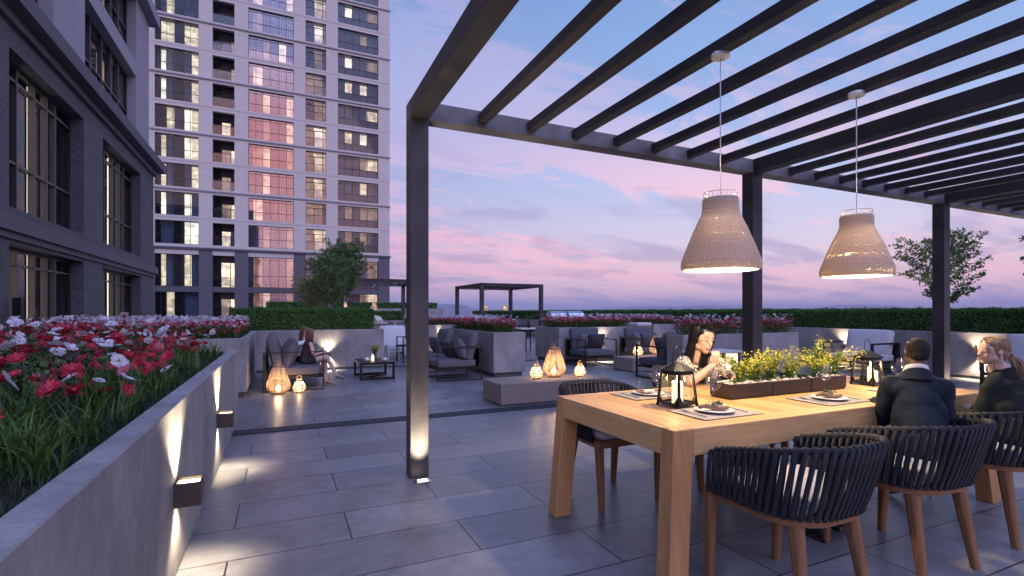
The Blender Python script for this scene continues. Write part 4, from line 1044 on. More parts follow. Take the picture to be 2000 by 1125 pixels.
# coffee table
ct=empty('coffee_table',(1.68,10.31,0),'low black coffee table with cups and a small flower vase','coffee table')
m=MB(); m.box(-.33,.33,-.45,.45,.29,.335); m.build('tabletop','black_metal',ct,bevel=.004)
for sy in (-1,1):
    m=MB(); y=sy*.425; m.box(-.33,-.285,y-.022,y+.022,0,.29); m.box(.285,.33,y-.022,y+.022,0,.29); m.box(-.285,.285,y-.022,y+.022,0,.042); m.build('leg_frame','black_metal',ct)
m=MB(); m.bar((-.30,-.42,.02),(.30,.42,.02),.03,.03); m.build('diagonal_brace','frame_brown',ct)
def cup(loc,label):
    e=empty('coffee_cup',loc,label,'cup','cups on the coffee table'); m=MB(); m.lathe([(.02,.004),(.075,.012),(.078,.016),(.02,.010)],24); m.build('saucer','plate',e)
    m=MB(); m.lathe([(.024,.012),(.036,.02),(.041,.06),(.038,.06),(.032,.022),(.002,.016)],20,caps=(False,False)); m.tube([(.038,0,.05),(.06,0,.046),(.058,0,.03),(.036,0,.026)],.004,6); m.build('cup_bowl','plate',e)
cup((1.53,10.25,.335),'white cup and saucer at the left end of the coffee table'); cup((1.86,10.12,.335),'white cup and saucer at the right end of the coffee table')
def vase(loc,label,h=.16,bloom='tan_bloom',spread=.09,n=26,mat='glass_mid',top=.26,leaf='tree_leaf'):
    e=empty('flower_vase',loc,label,'vase'); m=MB(); m.lathe([(.03,0),(.038,.01),(.034,h*.6),(.04,h),(.037,h),(.031,h*.6),(.034,.015),(.002,.01)],20,caps=(False,False)); m.build('vase_body',mat,e)
    s=MB(); r=random.Random(4); P=[]
    for i in range(n):
        a=r.uniform(0,6.28); q=spread*r.uniform(.2,1); z=top*r.uniform(.8,1.1); s.tube([(0,0,h*.4),(q*.3*math.cos(a),q*.3*math.sin(a),h),(q*math.cos(a),q*math.sin(a),z)],.002,4); P.append((q*math.cos(a),q*math.sin(a),z))
    s.build('stems','stem',e); P=np.array(P); Q=np.repeat(P,14,0)+rng.normal(size=(len(P)*14,3))*.014; V,F=leafcloud(Q,.026); obj(npmesh('blooms',V,F,bloom,tint=rng.uniform(0,1,len(F))),'blooms',e)
    Q=np.repeat(P*np.array([.7,.7,.85]),6,0)+rng.normal(size=(len(P)*6,3))*.02; V,F=leafcloud(Q,.03); obj(npmesh('leaves',V,F,leaf,tint=rng.uniform(0,1,len(F))),'leaves',e)
vase((1.71,10.36,.335),'small vase of yellow and orange flowers on the coffee table')
def pillar(loc,label,r=.033,h=.10,group=None,lite=0):
    e=empty('pillar_candle',loc,label,'candle',group); m=MB(); m.lathe([(r*.96,0),(r,.004),(r,h-.004),(r*.93,h),(r*.7,h-.004),(.001,h-.007)],28,caps=(True,False)); m.build('wax_body','wax',e)
    m=MB(); m.tube([(0,0,h-.008),(.001,0,h+.007)],.0013,5); m.build('wick','black_metal',e)
    m=MB(); m.lathe([(.0005,.004),(.004,.009),(.0052,.016),(.0035,.027),(.0006,.040)],12,o=(0,0,h)); m.build('candle_flame','flame',e)
    if lite: point('candle_light',(0,0,h+.03),lite,(1,.60,.26),.018,parent=e)
    return e
pillar((1.64,10.20,.335),'short unlit-looking white candle beside the vase on the coffee table',.03,.08)
# ================================================================ WOVEN FLOOR AND BENCH LANTERNS
def biglantern(loc,label,energy=7):
    e=empty('woven_lantern',loc,label,'lantern','tall woven lanterns')
    prof=[(.095,.02),(.150,.07),(.172,.125),(.165,.18),(.118,.33),(.088,.41),(.080,.425)]
    m=woven(prof,40,26,.0026,.0026,.003,mi=(0,0),seedn=3,seg=80); m.build('open_weave','rattan_light',e)
    m=MB()
    for j in range(10): a=2*math.pi*j/10; m.tube([(p[0]*1.02*math.cos(a),p[0]*1.02*math.sin(a),p[1]) for p in prof],.0055,5)
    for r,z in ((.097,.012),(.092,.028),(.082,.43)): m.tube([(r*math.cos(2*math.pi*i/36),r*math.sin(2*math.pi*i/36),z) for i in range(36)],.009,6,closed=True)
    m.build('cane_frame','rattan_dark',e)
    m=MB(); m.lathe([(.078,.432),(.082,.437),(.082,.452),(.060,.456),(.058,.434)],28,caps=(False,False)); m.build('top_collar','rattan_dark',e)
    m=MB(); m.lathe([(.095,.006),(.095,.012),(.002,.014)],24,caps=(True,False)); m.build('base_plate','rattan_dark',e)
    m=MB(); m.tube([(-.012,-.0,.45),(-.024,0,.49),(-.016,0,.52),(0,0,.53),(.016,0,.52),(.024,0,.49),(.012,0,.45)],.0065,6); m.build('handle','rattan_dark',e)
    m=MB(); m.lathe([(.042,.014),(.042,.105),(.03,.103),(.001,.10)],24,caps=(True,False)); m.build('candle','wax',e)
    m=MB(); m.lathe([(.0005,.106),(.0075,.116),(.008,.125),(.001,.155)],10); m.build('candle_flame','flame',e)
    point('lantern_light',(0,0,.17),energy,(1,.62,.30),.03,parent=e); return e
def smalllantern(loc,label,energy=2.4,sc=1.0,rz=0):
    e=empty('small_lantern',loc,label,'lantern','small slatted lanterns',rz=rz)
    def W(z): # profile radius
        pts=[(.0,.055),(.012,.060),(.055,.098),(.08,.103),(.11,.098),(.185,.058),(.20,.052)]
        for i in range(1,len(pts)):
            if z<=pts[i][0]: f=(z-pts[i-1][0])/(pts[i][0]-pts[i-1][0]); return pts[i-1][1]+(pts[i][1]-pts[i-1][1])*f
        return pts[-1][1]
    sc_=sc; m=MB(); q=40
    for z in (.012,.022,.050,.088,.128,.165): m.tube([(W(z)*sc*math.cos(2*math.pi*i/q),W(z)*sc*math.sin(2*math.pi*i/q),z*sc) for i in range(q)],.0062*sc,5,closed=True)
    for j in range(4):
        a=2*math.pi*j/4+.5; m.tube([(W(z)*sc*math.cos(a),W(z)*sc*math.sin(a),z*sc) for z in (.01,.03,.055,.08,.11,.15,.19)],.0042*sc,5)
    m.build('cane_hoops','rattan_light',e)
    m=MB(); m.loft([[(W(z)*.97*sc*math.cos(2*math.pi*i/q),W(z)*.97*sc*math.sin(2*math.pi*i/q),z*sc) for i in range(q)] for z in (.02,.05,.08,.11,.15,.185)],0,True,caps=(False,False)); m.build('paper_body','lantern_paper',e)
    m=MB(); m.lathe([(.054*sc,.186*sc),(.056*sc,.19*sc),(.050*sc,.215*sc),(.042*sc,.214*sc)],28,caps=(False,False)); m.build('top_rim','rattan_dark',e); m=MB(); m.lathe([(.060*sc,.003),(.062*sc,.008*sc),(.055*sc,.014*sc),(.002,.015*sc)],28); m.build('base_plate','rattan_dark',e)
    m=MB(); m.tube([(-.035*sc,0,.208*sc),(-.036*sc,0,.245*sc),(-.022*sc,0,.272*sc),(0,0,.281*sc),(.022*sc,0,.272*sc),(.036*sc,0,.245*sc),(.035*sc,0,.208*sc)],.0032*sc,6); m.build('handle','rattan_light',e)
    m=MB(); m.lathe([(.026*sc,.016*sc),(.026*sc,.085*sc),(.001,.083*sc)],20,caps=(True,False)); m.build('candle','wax',e)
    m=MB(); m.lathe([(.0005,.086*sc),(.0075,.094*sc),(.008,.103*sc),(.001,.130*sc)],10); m.build('candle_flame','flame',e)
    point('lantern_light',(0,0,.14*sc),energy,(1,.64,.32),.022,parent=e); return e
biglantern((-.04,8.80,0),'tall glowing woven lantern on the floor beside the two women\'s sofa',7)
smalllantern((.265,8.82,0),'small glowing lantern on the floor, right of the tall woven one by the sofa',2.8)
smalllantern((3.46,6.70,.302),'small glowing lantern at the left end of the bench trio',2.4,.98,.4)
biglantern((3.80,6.76,.302),'tall glowing woven lantern in the middle of the bench trio',6)
smalllantern((4.20,6.66,.302),'small glowing lantern at the right end of the bench trio',2.4,.90,1.7)
smalllantern((7.35,9.22,.30),'small glowing lantern on the smaller stone bench',2.6,1.15)
biglantern((8.0,9.35,.30),'tall glowing woven lantern on the smaller stone bench, behind the black pillow',5)
# ================================================================ BLACK TABLE LANTERNS
def blacklantern(loc,label,rz,energy):
    e=empty('black_lantern',loc,label,'lantern','black metal lanterns on the dining table',rz=rz)
    b,t=.078,.058; H=.205; z0=.006
    m=MB()
    for a,c in ((-1,-1),(1,-1),(1,1),(-1,1)): m.bar((a*b,c*b,0),(a*t,c*t,H),.012,.012,up=(0,1,0))
    for i in range(4):
        A=Matrix.Rotation(i*math.pi/2,3,'Z'); f=lambda x,y,z:A@Vector((x,y,z))
        m.bar(f(-b,-b,.020),f(b,-b,.020),.010,.012); m.bar(f(-t,-t,H-.01),f(t,-t,H-.01),.012,.02)
        for s_ in (-1,1): m.bar(f(s_*b*.62,-b*.985,.02),f(s_*b*.93,-b*.95,.058),.006,.018)
    m.box(-b+.004,b-.004,-b+.004,b-.004,.014,.018); m.build('cage_frame','black_metal',e)
    m=MB(); rr=[]; 
    for z,h in ((H-.001,.089),(H+.006,.089),(H+.010,.082),(H+.030,.052),(H+.046,.024),(H+.052,.004)): rr.append([(x*h,y*h,z) for x,y in ((-1,-.55),(-.55,-1),(.55,-1),(1,-.55),(1,.55),(.55,1),(-.55,1),(-1,.55))])
    m.loft(rr,0,False); m.build('roof','black_metal',e)
    m=MB(); m.tube([(-.042,0,H+.03),(-.043,0,H+.085),(-.032,0,H+.122),(0,0,H+.142),(.032,0,H+.122),(.043,0,H+.085),(.042,0,H+.03)],.0022,6); m.build('handle','black_metal',e)
    m=MB()
    for i in range(4):
        A=Matrix.Rotation(i*math.pi/2,3,'Z'); q=[A@Vector(p) for p in ((-b+.006,-b+.001,.022),(b-.006,-b+.001,.022),(t-.006,-t+.001,H-.012),(-t+.006,-t+.001,H-.012))]; k0=len(m.v); m.v+=[tuple(p) for p in q]; m.face([k0,k0+1,k0+2,k0+3])
    m.build('glass_panes','lantern_glass',e); return e
def candles_in(loc,label1,lab2,z=.019,h1=.125,h2=.10,energy=3):
    pillar((loc[0]-.012,loc[1]-.010,loc[2]+z),label1,.031,h1,lite=energy)
    pillar((loc[0]+.036,loc[1]+.036,loc[2]+z),lab2,.020,h2)
blacklantern((2.105,2.285,.7525),'nearer black pagoda-roofed lantern on the dining table, with a tall wire handle',R(8),3)
candles_in((2.10,2.275,.7525),'thick lit candle inside the nearer black lantern','slim candle inside the nearer black lantern',energy=3.2)
blacklantern((4.035,2.36,.7525),'farther black pagoda-roofed lantern, beyond the planter trough on the table',R(4),3)
candles_in((4.045,2.33,.7525),'short thick lit candle inside the farther black lantern','slim candle inside the farther black lantern',h1=.085,h2=.11,energy=3.2)
# ================================================================ CENTREPIECE
tr=empty('planter_trough',(3.10,2.37,.7525),'low brown metal planter trough in three joined sections at the centre of the table','planter')
for i in range(3):
    m=MB(); x0=-.565+i*.378; x1=x0+.372; y0,y1,h,t=-.085,.085,.096,.006
    m.box(x0+.004,x1-.004,y0+.006,y1-.006,0,.012); m.box(x0,x1,y0,y0+t,.012,h); m.box(x0,x1,y1-t,y1,.012,h); m.box(x0,x0+t,y0+t,y1-t,.012,h); m.box(x1-t,x1,y0+t,y1-t,.012,h); m.box(x0+t,x1-t,y0+t,y1-t,.012,.02); m.build('trough_section','trough',tr,bevel=.002,seg=1)
m=MB(); m.box(-.555,.555,-.076,.076,.02,.078); m.build('soil','soil',tr)
m=MB(); r=random.Random(9); m2=0
for i in range(330):
    x=r.uniform(-.543,.543); y=r.uniform(-.064,.064) if r.random()<.6 else r.choice((-1,1))*r.uniform(.045,.064); s=r.uniform(.007,.015)
    m.ell((x,y,.083+r.uniform(0,.014)),(s*r.uniform(.9,1.4),s,s*r.uniform(.6,.85)),rot=Matrix.Rotation(r.uniform(0,3),3,'Z'),n=8,m=5,mi=0 if r.random()<.7 else 1)
o=m.build('pebbles',['pebble_light','pebble_dark'],None,loc=(3.10,2.37,.7525)); tag(o,'rounded white and brown pebbles filling the table planter trough','pebbles',kind='stuff')
def bloomplant(loc,label,seed,n=12,L=.17,lean=(0,0),bloom='yellow_bloom',flow=True,zs=1.0,cnt=46):
    r=random.Random(seed); e=empty('blooming_plant',loc,label,'plant','yellow sprays in the table planter'); s=MB(); P=[];Q=[]
    for i in range(n):
        a=r.uniform(0,6.28); l=L*r.uniform(.6,1.15); out=l*r.uniform(.35,.95); ex=lean[0]*l; p0=Vector((0,0,0)); p2=Vector((out*math.cos(a)+ex,out*.5*math.sin(a),l*zs*r.uniform(.65,1))); p1=Vector((p2.x*.35,p2.y*.35,p2.z*.7)); s.tube([p0,p1,p2],[.002,.0016,.0008],4)
        for k in range(cnt):
            t=r.uniform(.3,1.05); b=p0.lerp(p1,t*2) if t<.5 else p1.lerp(p2,(t-.5)*2); j=.016*(1.25-t*.6); P.append(b+Vector((r.gauss(0,j),r.gauss(0,j),r.gauss(0,j))))
        for k in range(30): t=r.uniform(.05,.95); Q.append(p1*t*1.4+Vector((r.gauss(0,.012),r.gauss(0,.012),r.gauss(0,.01))))
    s.build('stems','stem',e); V,F=leafcloud(np.array([tuple(p) for p in P]),.0105,aspect=.95); obj(npmesh('blossoms',V,F,bloom,tint=rng.uniform(0,1,len(F))),'blossoms',e)
    V,F=leafcloud(np.array([tuple(p) for p in Q]),.022); obj(npmesh('leaves',V,F,'grass_blade',tint=rng.uniform(.3,1,len(F))),'leaves',e)
bloomplant((2.70,2.36,.83),'bright yellow spray leaning left at the left end of the table planter',3,14,.20,(-.15,0))
bloomplant((2.84,2.37,.83),'bright yellow spray second from the left in the table planter',5,12,.19,(.35,0))
bloomplant((3.02,2.39,.83),'upright yellow spray at the middle of the table planter',6,11,.23,(-.25,0),zs=1.05)
bloomplant((3.15,2.36,.83),'yellow spray reaching right from the middle of the table planter',8,12,.20,(.45,0))
bloomplant((3.47,2.37,.83),'tallest green and yellow spray near the right end of the table planter',12,20,.26,(-.05,0),cnt=46)
bloomplant((3.58,2.38,.83),'yellow spray arching over the right end of the table planter',15,12,.26,(.6,0),zs=.75)
def bladeplant(loc,label,seed,n=26,L=.08,w=.006,mat='grass_blade',name='spiky_plant',group='small green plants in the table planter',up=.8):
    r=random.Random(seed); V=[];F=[];T=[]
    for i in range(n):
        a=r.uniform(0,6.28); l=L*r.uniform(.6,1.2); o=l*r.uniform(.3,1.0); d=Vector((math.cos(a),math.sin(a),0)); sd=Vector((-d.y,d.x,0))*w; b=len(V)
        for k in range(4):
            t=k/3; c=d*(o*t**1.4)+Vector((0,0,l*up*(t-.35*t*t))); ww=(1-t**1.6)*.95+.05; V+=[tuple(c-sd*ww),tuple(c+sd*ww)]
        for k in range(3): F.append((b+2*k,b+2*k+1,b+2*k+3,b+2*k+2)); T.append(r.random())
    o=obj(npmesh(name,V,F,mat,tint=T),name,None,loc); tag(o,label,'plant',group); return o
for x,l,mt,L,w,n in ((2.64,'small dark spiky plant at the left end of the table planter','grass_blade',.07,.005,34),(2.80,'small spiky plant under the second yellow spray','grass_blade',.075,.005,34),(2.93,'dark bushy plant between the yellow sprays','turf',.08,.007,44),(3.09,'small spiky plant under the middle yellow spray','grass_blade',.07,.005,30),(3.28,'pale green rosette succulent right of the middle of the trough','succulent',.095,.016,40),(3.40,'dark green fern-like plant beside the succulent','succulent',.17,.006,60),(3.62,'blue-green plant at the right end of the trough','succulent',.09,.008,40)):
    bladeplant((x,2.35,.83),l,int(x*100),n,L,w,mt)
# ================================================================ PLACE SETTINGS
def setting(x,y,rz,who,sprig=True,group='place settings'):
    z=TZ+.0005; A=Matrix.Rotation(rz,3,'Z'); P=lambda a,b,c=0:(x+(A@Vector((a,b,0))).x,y+(A@Vector((a,b,0))).y,z+c)
    m=MB(); m.box(-.205,.205,-.14,.14,0,.0035,0); m.box(-.207,.207,-.142,-.140,0,.0037,1); m.box(-.207,.207,.140,.142,0,.0037,1); m.box(-.207,-.205,-.142,.142,0,.0036,1); m.box(.205,.207,-.142,.142,0,.0036,1)
    o=m.build('placemat',['mat_fabric','mat_edge'],None,loc=(x,y,z)); o.rotation_euler=(0,0,rz); tag(o,'grey rectangular placemat '+who,'placemat','placemats on the dining table')
    m=MB(); m.lathe([(.055,0),(.060,.003),(.100,.012),(.103,.014),(.100,.016),(.060,.007),(.001,.006)],40,caps=(True,False)); o=m.build('dinner_plate','plate',None,loc=P(0,.0,.004)); tag(o,'round white plate '+who,'plate','plates on the dining table')
    r=random.Random(int(x*37+y*11)); e=empty('napkin_bundle',P(-.005,.0,.013),'brown napkin bundle on the plate '+who,'napkin','napkin bundles on the plates',rz=rz+R(-14))
    m=MB(); pts=[];rr=[]
    for i in range(13): t=i/12; pts.append((-.085+.17*t,.012*math.sin(t*5),.018+.006*math.sin(t*7)-.006*t)); rr.append(.005+.0095*math.sin(math.pi*min(1,t*.92+.06))**.6*(1+.1*math.sin(i*2.3)))
    m.tube(pts,rr,10); m.build('bark_roll','bark_roll',e); m=MB(); m.rbox((.01,.018,.016),(.08,.03,.018),.008,(0,0,.003)); m.build('cloth_napkin','napkin',e)
    Q=rng.normal(size=(60,3))*np.array([.020,.009,.006])+np.array([.015,.012,.034]); V,F=leafcloud(Q,.016); obj(npmesh('herb_sprig',V,F,'succulent',tint=rng.uniform(0,.7,60)),'herb_sprig',e)
    def cutl(a,kind):
        e=empty(kind,P(a,0,.0055),('steel '+kind+' lying on the placemat '+who),kind,'cutlery on the dining table',rz=rz+R(-3)); m=MB(); m.bar((0,-.095,.002),(0,.03,.003),.008,.0022,w1=.005); m.build('handle','cutlery',e); m=MB()
        if kind=='fork':
            m.loft([[(-.003,.03,.002),(.003,.03,.002),(.003,.03,.004),(-.003,.03,.004)],[(-.011,.055,.003),(.011,.055,.003),(.011,.055,.005),(-.011,.055,.005)]],0,False)
            for q in (-.0095,-.0032,.0032,.0095): m.bar((q,.055,.004),(q,.095,.007),.003,.0016)
            m.build('tines','cutlery',e)
        else:
            m.loft([[(-.004,.03,.002),(.004,.03,.002),(.004,.03,.0035),(-.004,.03,.0035)],[(-.010,.05,.002),(.006,.05,.002),(.006,.05,.003),(-.010,.05,.003)],[(-.009,.10,.002),(.004,.11,.002),(.004,.11,.0025),(-.009,.10,.0025)]],0,False); m.build('blade','cutlery',e)
    cutl(-.15,'fork'); cutl(.15,'knife')
setting(2.145,2.045,0,'nearest the viewer, at the left near corner')
setting(3.10,2.04,0,'at the middle of the near side')
setting(3.93,2.04,0,'in front of the man in the navy jacket')
setting(2.20,2.655,R(180),'on the far side at the left end')
setting(4.02,2.66,R(180),'on the far side behind the farther black lantern')
setting(3.12,2.66,R(180),'in front of the dark-haired woman, behind the trough')
def wineglass_at(x,y,label):
    e=empty('wine_glass',(x,y,TZ+.0008),label,'wine glass','wine glasses on the dining table')
    m=MB(); m.lathe([(.034,0),(.034,.0015),(.010,.004),(.0038,.010),(.0035,.045),(.0035,.085),(.008,.092)],28,caps=(True,False)); m.build('stem_and_foot','wine_glass',e)
    m=MB(); m.lathe([(.004,.088),(.018,.094),(.034,.108),(.0435,.130),(.043,.150),(.036,.185),(.0335,.205)],36,caps=(True,False)); m.build('bowl','wine_glass',e)
wineglass_at(2.19,2.55,'wine glass at the far left place setting, left of the nearer lantern')
wineglass_at(2.285,2.185,'wine glass behind the nearest place setting, right of the nearer lantern')
wineglass_at(3.29,2.195,'wine glass behind the middle place setting, in front of the trough')
wineglass_at(4.12,2.20,'wine glass beside the man\'s left shoulder')
# ================================================================ FAR FURNITURE
dt=empty('outdoor_table',(7.7,14.9,0),'pale-topped outdoor table with black legs between the two flower planters','table')
m=MB(); m.box(-.75,.65,-.42,.42,.735,.77); m.build('tabletop','white_paint',dt,bevel=.004); m=MB(); m.box(-.70,.6,-.38,.38,.68,.734); m.build('apron','black_metal',dt)
for a,b_ in ((-.6,-.33),(-.6,.33),(.5,-.33),(.5,.33)): m=MB(); m.box(a-.045,a+.045,b_-.045,b_+.045,0,.68); m.build('leg','black_metal',dt)
vase((7.35,14.8,.77),'dark vase of feathery green stems on the pale outdoor table',.22,'hedge_leaf',.30,16,'black_metal',.42,'hedge_leaf')
slatchair((7.80,14.0,0),R(165),'thin black chair in front of the pale outdoor table',w=.45); slatchair((8.15,14.6,0),R(95),'thin black chair at the right end of the pale outdoor table',w=.45); slatchair((7.5,15.65,0),R(0),'thin black chair behind the pale outdoor table',w=.45)
def grill(loc,rz,label,n=2,w=.62,hz=1.0):
    e=empty('barbecue_grill',loc,label,'grill',rz=rz); W_=w*n; e.scale=(1,1,hz)
    m=MB(); m.box(-W_/2-.1,W_/2+.1,-.35,.35,0,.86); m.build('counter_base','travertine',e,bevel=.004); m=MB(); m.box(-W_/2-.13,W_/2+.13,-.38,.38,.861,.895); m.build('countertop','white_paint',e)
    for i in range(n):
        cx=-W_/2+w*(i+.5); m=MB(); rr=[]
        for k in range(9):
            a=math.pi*k/8*.9; rr.append((-.26+.52*(1-math.cos(a))/2,.90+.26*math.sin(a)**.8))
        q=w*.44
        m.loft([[(cx+s*q,y,z) for y,z in rr] for s in (-1,1)],0,False); m.build('hood','steel',e,bevel=.01)
        m=MB(); m.tube([(cx-q*.8,-.30,.97),(cx+q*.8,-.30,.97)],.012,8); m.build('hood_handle','steel',e)
        m=MB(); m.box(cx-q,cx+q,-.388,-.382,.66,.84); m.build('control_panel','steel',e)
        for k in range(4): m=MB(); m.lathe([(.018,0),(.018,.02)],10); o=m.build('knob','black_metal',e,loc=(cx-q*.7+k*q*.45,-.39,.75)); o.rotation_euler=(R(90),0,0)
grill((10.15,17.2,0),R(0),'steel barbecue grills with twin hoods above the flower planter',2,.78,hz=1.15)
grill((3.15,19.4,0),R(60),'white-lidded barbecue grill at the right end of the hedge above the wall',1,.7)
slatchair((4.1,21.5,0),R(180),'dark chair under the left background pergola, left of two'); slatchair((4.75,21.6,0),R(170),'dark chair under the left background pergola, right of two')
# white-topped bar counter and wooden chair, seen between planter and far hedge
e=empty('serving_cart',(10.45,13.0,0),'white serving cart with wooden front, left of the far small planter','cart'); m=MB(); m.box(-.28,.28,-.22,.22,.86,.96); m.build('white_lid','white_paint',e,bevel=.02); m=MB(); m.box(-.26,.26,-.20,.20,.12,.855); m.build('wooden_body','teak_z',e)
for a in (-1,1):
    for b_ in (-1,1): m=MB(); m.box(a*.22-.02,a*.22+.02,b_*.16-.02,b_*.16+.02,0,.12); m.build('leg','black_metal',e)
e=empty('console_cabinet',(6.2,5.95,0),'dark cabinet with a pale top behind the dark-haired woman, left of the middle post','cabinet'); m=MB(); m.box(-.42,.40,-.18,.18,.06,.66); m.build('cabinet_body','frame_brown',e,bevel=.004); m=MB(); m.box(-.45,.43,-.21,.21,.661,.69); m.build('countertop','white_paint',e); m=MB(); m.box(-.40,.38,-.186,-.181,.47,.478); m.build('drawer_line','steel',e); m=MB(); m.box(-.38,.36,-.15,.15,0,.06); m.build('plinth','black_metal',e)
# ================================================================ FLOWERS AND GRASS
def daisy(name,npet,rad,wid,cup,mat,z=0,centre='flower_eye',seed=0,layers=1,tipw=.3):
    r=random.Random(seed); V=[];F=[];T=[]
    for L in range(layers):
        for i in range(npet):
            a=2*math.pi*(i+.5*L)/npet+r.uniform(-.12,.12); d=Vector((math.cos(a),math.sin(a),0)); s=Vector((-d.y,d.x,0)); l=rad*r.uniform(.82,1.1)*(1-.15*L); cu=cup+.25*L+r.uniform(-.12,.12); b=len(V)
            for k,(t,w_) in enumerate(((.05,.25),(.4,.85),(.72,1.0),(1.0,tipw))):
                c=d*(l*t*math.cos(cu*(1-.5*t)))+Vector((0,0,l*t*math.sin(cu)-.25*l*t*t*math.sin(cu)*0.6)); dz=Vector((0,0,.10*wid*w_))
                V+=[tuple(c-s*wid*w_*.5+dz),tuple(c),tuple(c+s*wid*w_*.5+dz)]
            for k in range(3):
                for q in (0,1): F.append((b+3*k+q,b+3*k+q+1,b+3*k+q+4,b+3*k+q+3)); T.append(r.random())
    return npmesh(name,V,F,mat,tint=T)
def eye(name,r_,mat='flower_eye'):
    m=MB(); m.lathe([(r_,.0),(r_*.9,r_*.5),(r_*.3,r_*.8)],10); return m.mesh(name,mat)
def stemmesh(name,h,seed,n=1):
    r=random.Random(seed); m=MB(); dx,dy=r.uniform(-.06,.06),r.uniform(-.06,.06); m.tube([(dx,dy,-h),(dx*.7,dy*.7,-h*.5),(0,0,0)],[.0035,.0028,.002],4); return m.mesh(name,'stem')
red=[daisy('petals',13,.060,.017,.45,'petal_red',seed=i,layers=2) for i in range(4)]
pnk=[daisy('petals',10,.042,.014,.3,'petal_pink',seed=20+i) for i in range(3)]
bud=MB(); bud.ell((0,0,.012),(.011,.011,.018),n=8,m=6); BUD=bud.mesh('bud','petal_red')
whi=[daisy('petals',8,.056,.036,.12+.12*i,'petal_white',seed=10+i,tipw=.75) for i in range(4)]
eyes=eye('flower_eye',.008); stems=[stemmesh('stem',.42,i) for i in range(4)]
fr=random.Random(21)
def flower(kind,x,y,z,sc,tilt,label,group,names):
    me=(red if kind=='r' else whi)[fr.randrange(4)]
    e=empty('red_flower' if kind=='r' else 'white_flower',(x,y,z),label,'flower',group,rz=fr.uniform(0,6.28)); e.scale=(sc,)*3
    e.rotation_euler=(fr.gauss(0,tilt),fr.gauss(0,tilt),fr.uniform(0,6.28))
    obj(me,'petals',e); 
    if kind=='w': obj(eyes,'flower_eye',e,(0,0,.004))
    obj(stems[fr.randrange(4)],'stem',e)
# near bed: beds of red with taller white cosmos
n=0; pts=[]
while n<300:
    x=-.66-1.9*fr.random()**1.25; y=fr.uniform(1.9,6.75)
    if x>-.80 and fr.random()<.5: continue
    if y<2.6 and fr.random()<.4: continue
    if any((x-a)**2+(y-b)**2<.055**2 for a,b in pts): continue
    pts.append((x,y)); n+=1
    z=.845+.03+.15*fr.random()+.14*min(1,max(0,(-.66-x)/.9))
    flower('r',x,y,z,fr.uniform(.45,.85),.6,'crimson many-petalled flower among the others in the nearest planter','crimson flowers in the nearest planter',0)
n=0
while n<250:
    x=-.66-2.2*fr.random(); y=1.8+5.0*fr.random()**.8
    if x>-.80 and fr.random()<.6: continue
    z=.845+.06+.18*fr.random()**1.2+.16*min(1,max(0,(-.66-x)/1.0))+.05*(y-2)/4.8
    if x<-2.4: z+=.03
    flower('w',x,y,z,fr.uniform(.42,.85),.5,'white broad-petalled flower standing above the red ones in the nearest planter','white flowers in the nearest planter',0); n+=1
def bladefield(name,n,x0,x1,y0,y1,z,L,w,label,mat='grass_blade',lay=.7,seed=1,tuft=0,cat=None,wfn=None):
    g=np.random.default_rng(seed)
    if tuft:
        cx=g.uniform(x0,x1,tuft); cy=g.uniform(y0,y1,tuft); id_=g.integers(0,tuft,n); bx=cx[id_]+g.normal(0,.03,n); by=cy[id_]+g.normal(0,.03,n)
    else: bx=g.uniform(x0,x1,n); by=g.uniform(y0,y1,n)
    a=g.uniform(0,6.28,n); l=L*g.uniform(.5,1.2,n); o=l*g.uniform(.1,lay,n); K=5; V=np.zeros((n,K+1,2,3)); dx,dy=np.cos(a),np.sin(a)
    for k in range(K+1):
        t=k/K; cxx=bx+dx*o*t**1.8; cyy=by+dy*o*t**1.8; cz=z+l*(t-.42*t**2.6*np.clip(o/l*1.4,0,1)); ww=w*(1-t**1.8)*.5+.0004
        V[:,k,0]=np.stack([cxx+dy*ww,cyy-dx*ww,cz],1); V[:,k,1]=np.stack([cxx-dy*ww,cyy+dx*ww,cz],1)
    base=(np.arange(n)*(K+1)*2)[:,None]; F=[]
    for k in range(K): F.append(base+np.array([2*k,2*k+1,2*k+3,2*k+2])[None])
    F=np.stack(F,1).reshape(-1,4); tint=np.repeat(np.clip(g.normal(.42,.25,n),0,1),K)
    o_=obj(npmesh(name,V.reshape(-1,3),F,mat,tint=tint,smooth=True),name); tag(o_,label,cat or 'grass',kind='stuff'); return o_
for i in range(46):
    x=-.68-1.9*fr.random(); y=fr.uniform(2.0,6.7); e=empty('pink_flower',(x,y,.845+.05+.17*fr.random()+.12*min(1,(-.66-x)/.9)),'small pink daisy among the red flowers in the nearest planter','flower','pink daisies in the nearest planter'); e.rotation_euler=(fr.gauss(0,.5),fr.gauss(0,.5),fr.uniform(0,6)); e.scale=(fr.uniform(.7,1.2),)*3
    obj(pnk[i%3],'petals',e); obj(eyes,'flower_eye',e,(0,0,.004)); obj(stems[i%4],'stem',e)
for i in range(60):
    x=-.68-1.7*fr.random(); y=fr.uniform(1.8,6.7); e=empty('flower_bud',(x,y,.845+.08+.22*fr.random()+.12*min(1,(-.66-x)/.9)),'closed red bud on a stem in the nearest planter','flower bud','closed buds in the nearest planter'); e.rotation_euler=(fr.gauss(0,.3),fr.gauss(0,.3),0); e.scale=(fr.uniform(.6,1.1),)*3
    obj(BUD,'bud',e); obj(stems[i%4],'stem',e)
bladefield('turf_grass',26000,-3.18,-.58,.35,6.78,.79,.10,.0035,'fine short grass covering the nearest planter',mat='turf',seed=2,lay=.9)
bladefield('strap_leaves',4600,-3.1,-.72,.7,6.7,.80,.23,.011,'long arching strap leaves between the flowers in the nearest planter',seed=3,tuft=120,lay=.95)
